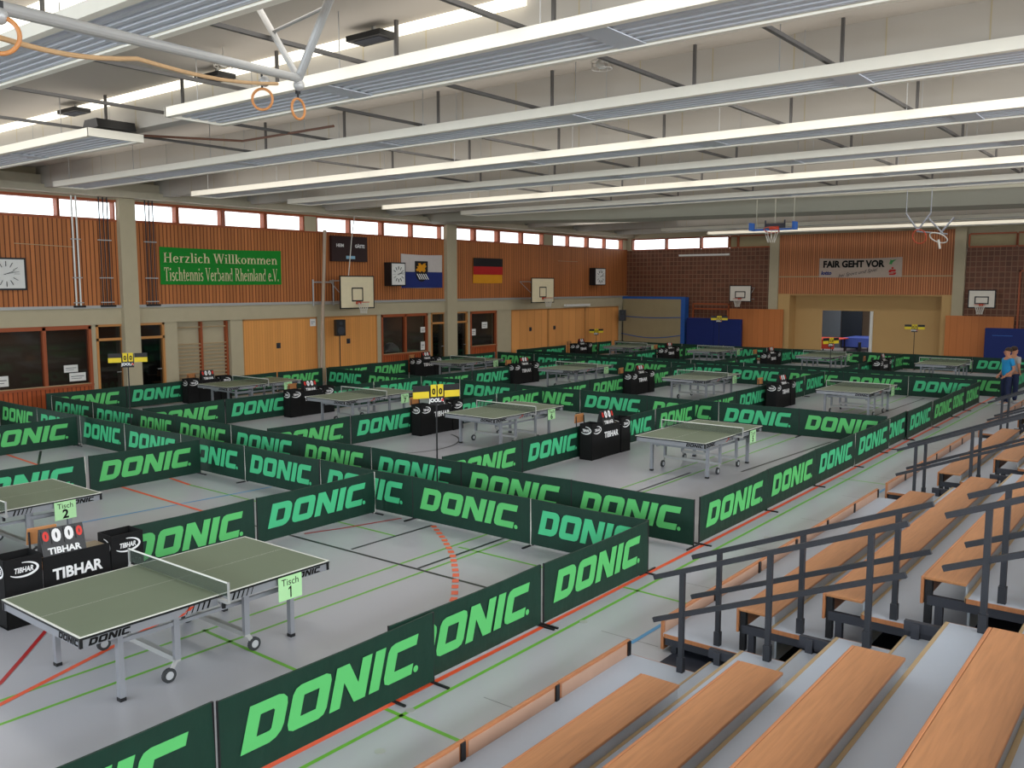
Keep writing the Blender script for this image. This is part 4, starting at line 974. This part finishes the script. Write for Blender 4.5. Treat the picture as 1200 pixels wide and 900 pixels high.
for (y, z, w, h, lb) in ((9.2, 1.12, 0.42, 0.22, 'small white notice higher on the first low window'), (9.35, 0.84, 0.5, 0.25, 'larger white notice lower on the first low window'), (24.6, 1.68, 0.36, 0.24, 'white notice higher on the second low window'), (24.6, 0.92, 0.26, 0.36, 'white notice at the foot of the second low window'), (28.0, 1.4, 0.3, 0.3, 'white notice on the third low window'), (28.75, 1.7, 0.4, 0.3, 'crumpled white notice in the middle of the third low window'), (7.25, 0.85, 0.36, 0.3, 'white sheet at the picture edge of the first low window'), (18.5, 2.18, 0.28, 0.28, 'small pink and white notice on the first orange gate')):
    x = XW - 0.065 if 'gate' not in lb else XW + 0.003
    o = MB().box(x, x + 0.004, y, y + w, z, z + h).build('paper_notice', M['paperw']); tag(o, lb, 'notice')
    MB().box(x + 0.004, x + 0.0055, y + 0.05, y + w - 0.05, z + h * 0.55, z + h * 0.62).box(x + 0.004, x + 0.0055, y + 0.05, y + w - 0.12, z + h * 0.3, z + h * 0.35).build('print', M['under'], o)
tag(bevel(MB().prism([(22.95, 0.0), (23.9, 0.0), (23.8, 0.22), (23.5, 0.42), (23.3, 0.36), (23.15, 0.15)], 'x', XW - 0.95, XW - 0.6).build('white_bag', M['paperw']), 0.05).__class__ and bpy.data.objects['white_bag'], 'white bag lying behind the second low window', 'bag')
bpy.data.objects['white_bag'].location.z = 0.86
tag(MB().box(XW - 1.1, XW - 0.4, 22.4, 24.9, 0, 0.86).build('storage_chest', M['room']), 'low brown chest behind the second low window', 'chest')
r = empty('tube_lamp', (XW + 0.16, 36.5, 2.66)); MB().box(-0.1, 0.06, -1.15, 1.15, -0.06, 0.06).build('housing', M['white'], r)
tag(r, 'long white tube lamp housing above the last orange doors', 'lamp')
# loudspeakers on stands
def speaker(loc, rz, h, label):
    r = empty('loudspeaker', loc, rz)
    MB().prism([(-0.2, 0), (0.2, 0), (0.15, 0.28), (-0.15, 0.28)], 'z', h - 0.62, h).build('cabinet', M['blackm'], r)
    g = MB().tube((0, -0.004, h - 0.42), (0, -0.012, h - 0.42), 0.15, 20).build('woofer', M['under'], r)
    MB().tube((0, -0.004, h - 0.14), (0, -0.012, h - 0.14), 0.07, 16).build('tweeter', M['under'], r)
    MB().tube((0, 0.12, 0.25), (0, 0.12, h - 0.6), 0.02).build('stand_pole', M['dark'], r)
    for k in range(3): a = R(120 * k + 30); MB().tube((0, 0.12, 0.6), (0.45 * math.cos(a), 0.12 + 0.45 * math.sin(a), 0.01), 0.014, 8).build('leg', M['dark'], r)
    return tag(r, label, 'loudspeaker')
speaker((XW + 0.74, 19.4, 0), R(80), 2.42, 'black loudspeaker on a tripod between the two orange gates')
speaker((-19.05, YE - 1.3, 0), R(20), 2.32, 'black loudspeaker on a stand in the far corner by the khaki mat')

# ------------------------------------------------------------------ things along the end wall
r = empty('crash_mat', (-17.7, YE - 0.55, 0))
bevel(MB().box(-1.8, 2.0, 0.0, 0.4, 0.0, 3.05).build('cover', M['khaki'], r), 0.04)
MB().box(-1.82, 2.02, -0.005, 0.405, 2.95, 3.08).box(1.95, 2.2, -0.02, 0.42, 0.0, 3.06).build('blue_edge', M['bluedge'], r)
for z, s_ in ((1.95, 0.06), (0.95, 0.2)):
    MB().path([(-1.85 + 3.8 * i / 10, -0.012, z - s_ * math.sin(math.pi * i / 10)) for i in range(11)], 0.022, 6).build('strap', M['bluedge'], r)
tag(r, 'tall khaki crash mat with blue edges standing in the far corner', 'mat')
r = empty('folded_mat', (-13.7, YE - 0.75, 0))
bevel(MB().box(-1.6, 0.0, 0, 0.22, 0.0, 1.95).build('pad', M['blue'], r), 0.03); bevel(MB().box(0.01, 1.58, 0, 0.22, 0.0, 1.93).build('pad', M['blue'], r), 0.03)
tag(r, 'wide navy mat in two halves standing between crash mat and orange boards', 'mat')
r = empty('folded_mat', (0.8, YE - 1.0, 0)); bevel(MB().box(-1.3, 1.5, 0, 0.25, 0.0, 1.84).build('pad', M['blue'], r), 0.03)
MB().box(-1.0, -0.2, -0.006, 0.0, 1.5, 1.53).build('seam', M['bluedge'], r)
tag(r, 'navy mat standing behind the two people by the bleachers', 'mat')
for x0, x1, z, lb in ((-13.15, -10.05, 2.48, 'orange wooden impact boards on the tiled wall beside the left niche edge'), (-2.3, 0.5, 2.33, 'orange wooden impact boards on the tiled wall beyond the people')):
    o = MB().box(x0, x1, YE - 0.26, YE - 0.2, 0, z).build('impact_board', M['board_x']); tag(o, lb.replace('beside the left niche edge', 'below the small backboard by the mats'), 'boards')
r = empty('goal_posts', (-15.2, YE - 0.3, 0)); MB().box(0, 0.08, 0, 0.08, 0, 2.75).box(2.1, 2.18, 0, 0.08, 0, 2.75).box(0, 2.18, 0, 0.08, 2.4, 2.48).box(0, 2.18, 0, 0.08, 2.67, 2.75).build('bars', M['frame'], r)
tag(r, 'red brown wooden frame behind the navy mat by the crash mat', 'frame')
r = empty('climbing_bars', (0.6, YE - 0.25, 0)); MB().box(0, 0.07, 0, 0.07, 0, 4.4).box(0, 2.2, 0, 0.07, 4.33, 4.4).box(2.13, 2.2, 0, 0.07, 0, 4.4).build('bars', M['frame'], r)
tag(r, 'tall red brown frame on the tiled wall beside the last backboard', 'frame')
r = empty('fair_play_banner', (-6.34, YE - 0.1, 4.12)); n = 14; v = []; f = []
for i in range(n + 1):
    x = -1.98 + 3.96 * i / n; s_ = 0.05 * math.sin(math.pi * i / n)
    v += [(x, -0.012 * math.sin(i), 0.0 - s_ * 0.5), (x, -0.012 * math.sin(i), 0.95 - s_)]
f = [(2 * i, 2 * i + 2, 2 * i + 3, 2 * i + 1) for i in range(n)]; k = len(v)
v += [(a, b_ + 0.01, c) for a, b_, c in v]; f += [tuple(i + k for i in reversed(q)) for q in f]
f += [(2 * i, 2 * i + 2, 2 * i + 2 + k, 2 * i + k) for i in range(n)] + [(2 * i + 1, 2 * i + 3, 2 * i + 3 + k, 2 * i + 1 + k) for i in range(n)]
c = MB().add(v, f).build('cloth', mat('grey white cloth', (184, 166, 152), 0.8), r, smooth=True)
X1, Z1 = (1, 0, 0), (0, 0, 1)
MB().flat(text2d('FAIR GEHT VOR', 0.44, 0.022, 0, 'CENTER', 0.93), (-0.32, -0.02, 0.5), X1, Z1).build('lettering', M['ink'], c)
MB().flat(text2d('bei Sport und Spiel', 0.24, 0.0, 0.35), (-0.1, -0.02, 0.14), (1, 0, 0.16), Z1).build('script_lettering', M['under'], c)
MB().flat(text2d('lotto', 0.26, 0.012, 0.2), (-1.62, -0.02, 0.13), X1, Z1).build('blue_mark', M['fblue'], c)
MB().flat(fill2d([[(1.38, .62), (1.5, .6), (1.56, .72), (1.72, .84), (1.5, .8), (1.44, .84), (1.42, .74)]]), (0, -0.02, 0), X1, Z1).build('green_mark', mat('mark green', (60, 140, 70), 0.6), c)
MB().flat(join2d(fill2d([[(1.4, .1), (1.66, .1), (1.72, .16), (1.72, .22), (1.5, .22), (1.5, .26), (1.7, .26), (1.7, .36), (1.44, .36), (1.38, .3), (1.38, .22), (1.6, .2), (1.6, .17), (1.4, .17)]]), fill2d([[(1.55 + .05 * math.cos(t), .43 + .05 * math.sin(t)) for t in (i * .63 for i in range(10))]])), (0, -0.02, 0), X1, Z1).build('red_mark', M['fred'], c)
tag(r, 'grey white cloth banner with black fair play lettering on the end wall', 'banner')
r = empty('tube_lamp', (-14.68, YE - 0.12, 5.37)); MB().box(-1.5, 1.5, 0, 0.1, -0.05, 0.05).build('housing', M['white'], r); tag(r, 'long white tube lamp housing on the tiled end wall under the windows', 'lamp')
# second hall: red and blue tables, a post
def small_table(x, y, rgb, lb):
    m = mat(lb, rgb, 0.6); r = empty('training_table', (x, y, 0))
    MB().box(-0.75, 0.75, -1.2, 1.2, 0.72, 0.76).build('top', m, r); MB().box(-0.75, 0.75, -1.22, -1.2, 0.25, 0.72).build('front_panel', m, r)
    for sx in (-0.6, 0.6):
        for sy in (-1, 1): MB().box(sx - 0.03, sx + 0.03, sy - 0.03, sy + 0.03, 0, 0.72).build('leg', M['dark'], r)
    tag(r, lb, 'table')
small_table(-9.45, YE + 5.0, (206, 78, 62), 'red covered table through the doorway'); small_table(-8.3, YE + 7.42, (60, 84, 168), 'blue table through the doorway')
tag(MB().tube((-6.3, YE + 0.3, 0), (-6.3, YE + 0.3, 0.9), 0.07, 12).build('barrier_post', M['dark']), 'short black post in the doorway to the second hall', 'post')

# ------------------------------------------------------------------ hanging under the roof
# gym rings gantry
r = empty('ring_gantry', (-0.37, 2.79, 5.93)); o = Vector((-0.37, 2.79, 5.93))
P = lambda *q: Vector(q) - o
MB().tube(P(2.2, -2.25, 5.24), P(-0.37, 2.79, 5.93), 0.042, 14).build('main_tube', M['steel'], r)
MB().tube(P(-0.37, 2.79, 5.93), P(-1.5, 3.05, 7.06), 0.035, 12).build('brace', M['steel'], r); MB().tube(P(-0.37, 2.79, 5.93), P(0.75, 2.6, 7.06), 0.045, 12).build('brace', M['steel'], r)
MB().tube(P(-0.95, 2.92, 6.53), P(0.2, 2.7, 6.53), 0.02, 8).build('cross_brace', M['steel'], r)
g = MB().sphere(P(-0.37, 2.79, 5.86), 0.06, 0.06, 0.06).sphere(P(-0.43, 2.4, 5.84), 0.055, 0.055, 0.055).sphere(P(1.68, -1.05, 5.33), 0.05, 0.05, 0.05); g.build('pulley', M['steel'], r, smooth=True)
tag(r, 'grey steel tube gantry for gym rings below the roof near the camera', 'gantry')
def ring(x, y, z, ax, lb, mt='ring', R_=0.105, t=0.014, up=0.22):
    q = empty('gym_ring', (x, y, z)); MB().torus((0, 0, 0), ax, R_, t, 28, 10).build('hoop', M[mt], q, smooth=True)
    MB().box(-0.012, 0.012, -0.004, 0.004, R_ - 0.01, R_ + up).box(-0.02, 0.02, -0.02, 0.02, R_ + 0.05, R_ + 0.09).build('strap', M['dark'] if mt == 'ring' else M['red'], q)
    tag(q, lb, 'ring', 'gym rings')
ring(-0.45, 2.38, 5.66, (0.6, -0.8, 0), 'wooden gym ring, the one seen face on beside the short heating panel end')
ring(-0.40, 2.80, 5.62, (0.95, 0.2, 0), 'wooden gym ring seen at an angle under the gantry joint')
ring(1.68, -1.05, 5.22, (0.75, -0.6, 0), 'wooden gym ring at the upper picture edge closest to the camera', up=0.06)
ring(-0.55, -0.62, 4.98, (0.8, -0.6, 0), 'red gym ring cut by the picture edge below the heating panel', 'red', 0.12, 0.012, 1.3)
MB_ = MB(); pts = []
for i in range(25):
    t = i / 24; a = Vector((1.75, -1.2, 5.2)).lerp(Vector((0.95, 0.22, 5.44)), min(1, t * 2)) if t < 0.5 else Vector((0.95, 0.22, 5.44)).lerp(Vector((-0.42, 2.55, 5.84)), (t - 0.5) * 2)
    s_ = math.sin(math.pi * ((t * 2) % 1.0)) if t not in (0.5, 1.0) else 0
    pts.append(a - Vector((0, 0, 0.05 * s_)))
MB_.path(pts, 0.017, 8); tag(MB_.build('slack_rope', M['rope'], None, smooth=True), 'tan rope slung slack along the steel ring gantry', 'rope')
# floodlights and cage lamps between the strips
for (x, y, lb) in ((-1.5, 4.95, 'flat black floodlight at the daylight slit, nearest the top middle of the roof'), (-5.1, 5.0, 'flat black floodlight at the daylight slit behind the gym rings'), (-9.6, 4.98, 'flat black floodlight at the daylight slit near the clerestory wall')):
    q = empty('flood_light', (x, y, 6.98)); MB().box(-0.32, 0.32, -0.2, 0.12, -0.04, 0.03).build('housing', M['blackm'], q); MB().box(-0.24, 0.24, -0.14, 0.06, -0.046, -0.04).build('lens', M['under'], q); MB().box(-0.02, 0.02, -0.02, 0.02, 0.03, 0.16).build('bracket', M['steel'], q)
    tag(q, lb, 'floodlight', 'black floodlights')
tag(MB().prism([(-8.35, 6.45), (-7.8, 6.45), (-7.85, 6.6), (-8.25, 6.6)], 'y', 4.45, 5.15).build('strip_lamp', M['blackm']), 'black lamp box on the end of the short heating panel', 'lamp')
for (x, y, z, lb) in ((1.15, 6.35, 6.52, 'round wire cage lamp under the roof between two heating panels'), (-3.9, 4.3, 6.9, 'round wire cage lamp beside the black floodlight behind the rings')):
    q = empty('cage_lamp', (x, y, z)); MB().sphere((0, 0, 0), 0.08, 0.08, 0.06).build('globe', M['white'], q, smooth=True)
    c = MB()
    for zz, rr in ((0.03, 0.14), (-0.06, 0.13)): c.torus((0, 0, zz), (0, 0, 1), rr, 0.005, 16, 5)
    for k in range(8): a = R(45 * k); c.tube((0.14 * math.cos(a), 0.14 * math.sin(a), 0.03), (0.13 * math.cos(a), 0.13 * math.sin(a), -0.06), 0.005, 5)
    c.tube((0, 0, 0.05), (0, 0, ZC - z), 0.012, 6); c.build('cage', M['netw'], q); tag(q, lb, 'lamp')
b = MB().path([(-8.3, 5.35, 6.47), (-7.3, 7.0, 6.47)], 0.022, 8).path([(-7.3, 7.0, 6.47), (-4.7, 7.0, 6.47)], 0.022, 8)
tag(b.build('conduit_pipe', mat('brown pipe', (112, 78, 62), 0.5)), 'thin brown pipe bent under the roof beside the short heating panel', 'pipe')
# folded hoops at the far end under the roof
r = empty('ceiling_hoop', (-3.45, 23.6, 5.45))
MB().box(-0.72, 0.72, -0.02, 0.02, -0.02, 0.04).box(-0.72, -0.66, -0.3, 0.02, -0.02, 0.22).box(0.66, 0.72, -0.3, 0.02, -0.02, 0.22).build('blue_board_edge', M['bluedge'], r)
MB().box(-0.3, 0.3, 0.0, 0.03, 0.05, 0.2).box(-0.33, -0.29, 0, 0.03, 0.05, 0.3).box(0.29, 0.33, 0, 0.03, 0.05, 0.3).build('support', M['under'], r)
MB().box(-0.012, 0.012, 0, 0.02, 0.2, 1.66).box(-0.61, -0.59, 0, 0.02, 0.0, 1.66).box(0.59, 0.61, 0, 0.02, 0, 1.66).build('hanger_tube', mat('olive grey sheet', (158, 156, 142)), r)
h = MB().torus((0, -0.25, -0.02), (0, 0.35, 1), 0.23, 0.014).box(-0.14, 0.14, -0.1, 0.0, 0.0, 0.1).build('rim', M['orange'], r)
n = MB()
for k in range(10): t = R(36 * k); n.path([(0.22 * math.cos(t), -0.25 + 0.22 * math.sin(t), -0.03), (0.1 * math.cos(t + .4), -0.25 + 0.1 * math.sin(t + .4), -0.4)], 0.007, 4)
n.build('net', M['netw'], h); tag(r, 'blue edged basketball hoop folded under the roof before the end wall pillar', 'hoop')
r = empty('ceiling_hoop', (0.9, 23.6, 5.25))
MB().tube((-0.5, 0, 0.5), (-0.15, 0, 0.0), 0.025).tube((0.15, 0, 0.5), (-0.2, 0, 0), 0.025).tube((0.1, 0, 0.35), (0.5, 0, -0.1), 0.025).tube((0.75, 0, 0.35), (0.4, 0, -0.1), 0.025).tube((-0.2, 0, 0), (0.6, 0, -0.1), 0.02).tube((0.15, 0, 0.5), (0.15, 0, 1.86), 0.012).tube((-0.5, 0, 0.5), (-0.5, 0, 1.86), 0.012).build('folding_arms', M['silver'], r)
MB().torus((-0.1, -0.1, -0.15), (0.3, 1, 0.3), 0.2, 0.014).build('rim', M['orange'], r); MB().torus((0.4, -0.1, -0.2), (0.3, 0.6, 1), 0.24, 0.016).tube((0.4, -0.1, -0.25), (0.45, -0.1, -0.5), 0.03).build('net', M['netw'], r)
tag(r, 'tangle of folded hoop arms with white net under the roof by the last backboard', 'hoop')

# ------------------------------------------------------------------ people
def skin(name, verts, edges, radii, m, parent, sub=2, root=0):
    me = bpy.data.meshes.new(name); me.from_pydata(verts, edges, []); me.materials.append(m)
    o = bpy.data.objects.new(name, me); COL.objects.link(o); o.modifiers.new('skin', 'SKIN')
    sv = me.skin_vertices[0].data
    for v, r_ in zip(sv, radii): v.radius = (r_, r_) if not isinstance(r_, tuple) else r_
    sv[root].use_root = True
    s_ = o.modifiers.new('sub', 'SUBSURF'); s_.levels = sub; s_.render_levels = sub
    bpy.context.view_layer.update(); me2 = bpy.data.meshes.new_from_object(o.evaluated_get(bpy.context.evaluated_depsgraph_get()))
    bpy.data.objects.remove(o); bpy.data.meshes.remove(me)
    me2.polygons.foreach_set('use_smooth', [True] * len(me2.polygons)); me2.materials.clear(); me2.materials.append(m)
    q = bpy.data.objects.new(name, me2); COL.objects.link(q); q.parent = parent; return q
def person(loc, rz, arms, shirt, trousers, label, hips=1.0):
    """faces local -y; arms: for each side (elbow, wrist) points"""
    r = empty('person', loc, rz)
    V = [(0, 0, 0.97), (0, 0.0, 1.15), (0, 0.01, 1.33), (0, 0.02, 1.46), (0, 0.01, 1.54), (0, -0.015, 1.62), (0, -0.02, 1.71), (0, -0.0, 1.765)]
    Rr = [(0.155, 0.115), (0.15, 0.115), (0.17, 0.12), (0.12, 0.085), (0.06, 0.06), (0.072, 0.085), (0.08, 0.1), (0.062, 0.075)]
    E_ = [(i, i + 1) for i in range(7)]
    def addv(p, rad, frm): V.append(p); Rr.append(rad); E_.append((frm, len(V) - 1)); return len(V) - 1
    nose = addv((0, -0.125, 1.665), 0.014, 5)
    for s_ in (-1, 1): addv((s_ * 0.085, 0.005, 1.675), 0.02, 6)
    tips = {}
    for s_, (el, wr) in zip((-1, 1), arms):
        sh = addv((s_ * 0.185, 0.02, 1.43), 0.062, 3); e = addv(el, 0.043, sh); w = addv(wr, 0.03, e)
        d = (Vector(wr) - Vector(el)).normalized(); pm = addv(tuple(Vector(wr) + d * 0.06), (0.036, 0.022), w)
        side = d.orthogonal().normalized(); 
        for k in range(4):
            b0 = Vector(wr) + d * 0.1 + side * (0.018 * (k - 1.5)); f1 = addv(tuple(b0), 0.009, pm); addv(tuple(b0 + d * (0.06 - 0.008 * abs(k - 1)) + Vector((0, -0.012, 0))), 0.008, f1)
        t1 = addv(tuple(Vector(wr) + d * 0.045 + side * 0.04), 0.01, pm); addv(tuple(Vector(wr) + d * 0.08 + side * 0.055), 0.009, t1)
    for s_ in (-1, 1):
        hp = addv((s_ * 0.09, 0.0, 0.9), 0.1, 0); kn = addv((s_ * 0.11, -0.015, 0.5), 0.06, hp); an = addv((s_ * 0.12, 0.02, 0.09), 0.042, kn); addv((s_ * 0.13, -0.13, 0.045), 0.04, an)
    skin('body', V, E_, Rr, M['skin'], r)
    # shirt
    V = [(0, 0, 0.86), (0, -0.005, 1.12), (0, 0.005, 1.32), (0, 0.02, 1.45)]; Rr = [(0.185, 0.145), (0.18, 0.15), (0.2, 0.145), (0.14, 0.1)]; E_ = [(0, 1), (1, 2), (2, 3)]
    for s_, (el, wr) in zip((-1, 1), arms):
        sh = addv((s_ * 0.185, 0.02, 1.435), 0.08, 3); mid = Vector((s_ * 0.185, 0.02, 1.43)).lerp(Vector(el), 0.68); addv(tuple(mid), 0.07, sh)
    skin('shirt', V, E_, Rr, shirt, r)
    V = [(0, 0, 1.0)]; Rr = [(0.165, 0.13)]; E_ = []
    for s_ in (-1, 1):
        hp = addv((s_ * 0.095, 0.0, 0.86), 0.112, 0); kn = addv((s_ * 0.11, -0.015, 0.5), 0.082, hp); addv((s_ * 0.12, 0.02, 0.075), 0.068, kn)
    skin('trousers', V, E_, Rr, trousers, r)
    MB().sphere((0, 0.018, 1.735), 0.098, 0.112, 0.085, 16, 10).build('hair', M['hair'], r, smooth=True)
    for s_ in (-1, 1): bevel(MB().prism([(-0.2, 0.0), (0.09, 0.0), (0.09, 0.09), (-0.05, 0.09), (-0.19, 0.045)], 'x', s_ * 0.125 - 0.048, s_ * 0.125 + 0.048).mesh('shoe', M['shoe']) and MB().prism([(-0.2, 0.0), (0.09, 0.0), (0.09, 0.09), (-0.05, 0.09), (-0.19, 0.045)], 'x', s_ * 0.125 - 0.048, s_ * 0.125 + 0.048).build('shoe', M['shoe'], r), 0.015)
    f = MB()
    for s_ in (-1, 1): f.sphere((s_ * 0.034, -0.108, 1.69), 0.011, 0.007, 0.007, 8, 6)
    f.build('eyes', M['ink'], r); MB().sphere((0, -0.104, 1.605), 0.024, 0.008, 0.006, 8, 6).build('mouth', mat('lips', (150, 84, 76), 0.6), r)
    return tag(r, label, 'person')
rz1 = math.atan2(-0.62, -0.79) + R(90)
person((2.5, 27.85, 0), rz1, [((-0.25, 0.06, 1.14), (-0.18, -0.13, 0.95)), ((0.26, 0.08, 1.14), (0.17, -0.12, 0.95))], M['shirt'], M['jeans'], 'person in bright blue t-shirt and dark jeans standing by the bleachers, looking across the hall')
person((2.56, 28.6, 0), rz1 + R(200), [((-0.3, 0.12, 1.16), (-0.19, -0.05, 0.98)), ((0.27, 0.05, 1.14), (0.22, -0.08, 0.92))], M['shirtg'], M['jeans'], 'person in pale shirt partly hidden behind the one in the blue t-shirt')
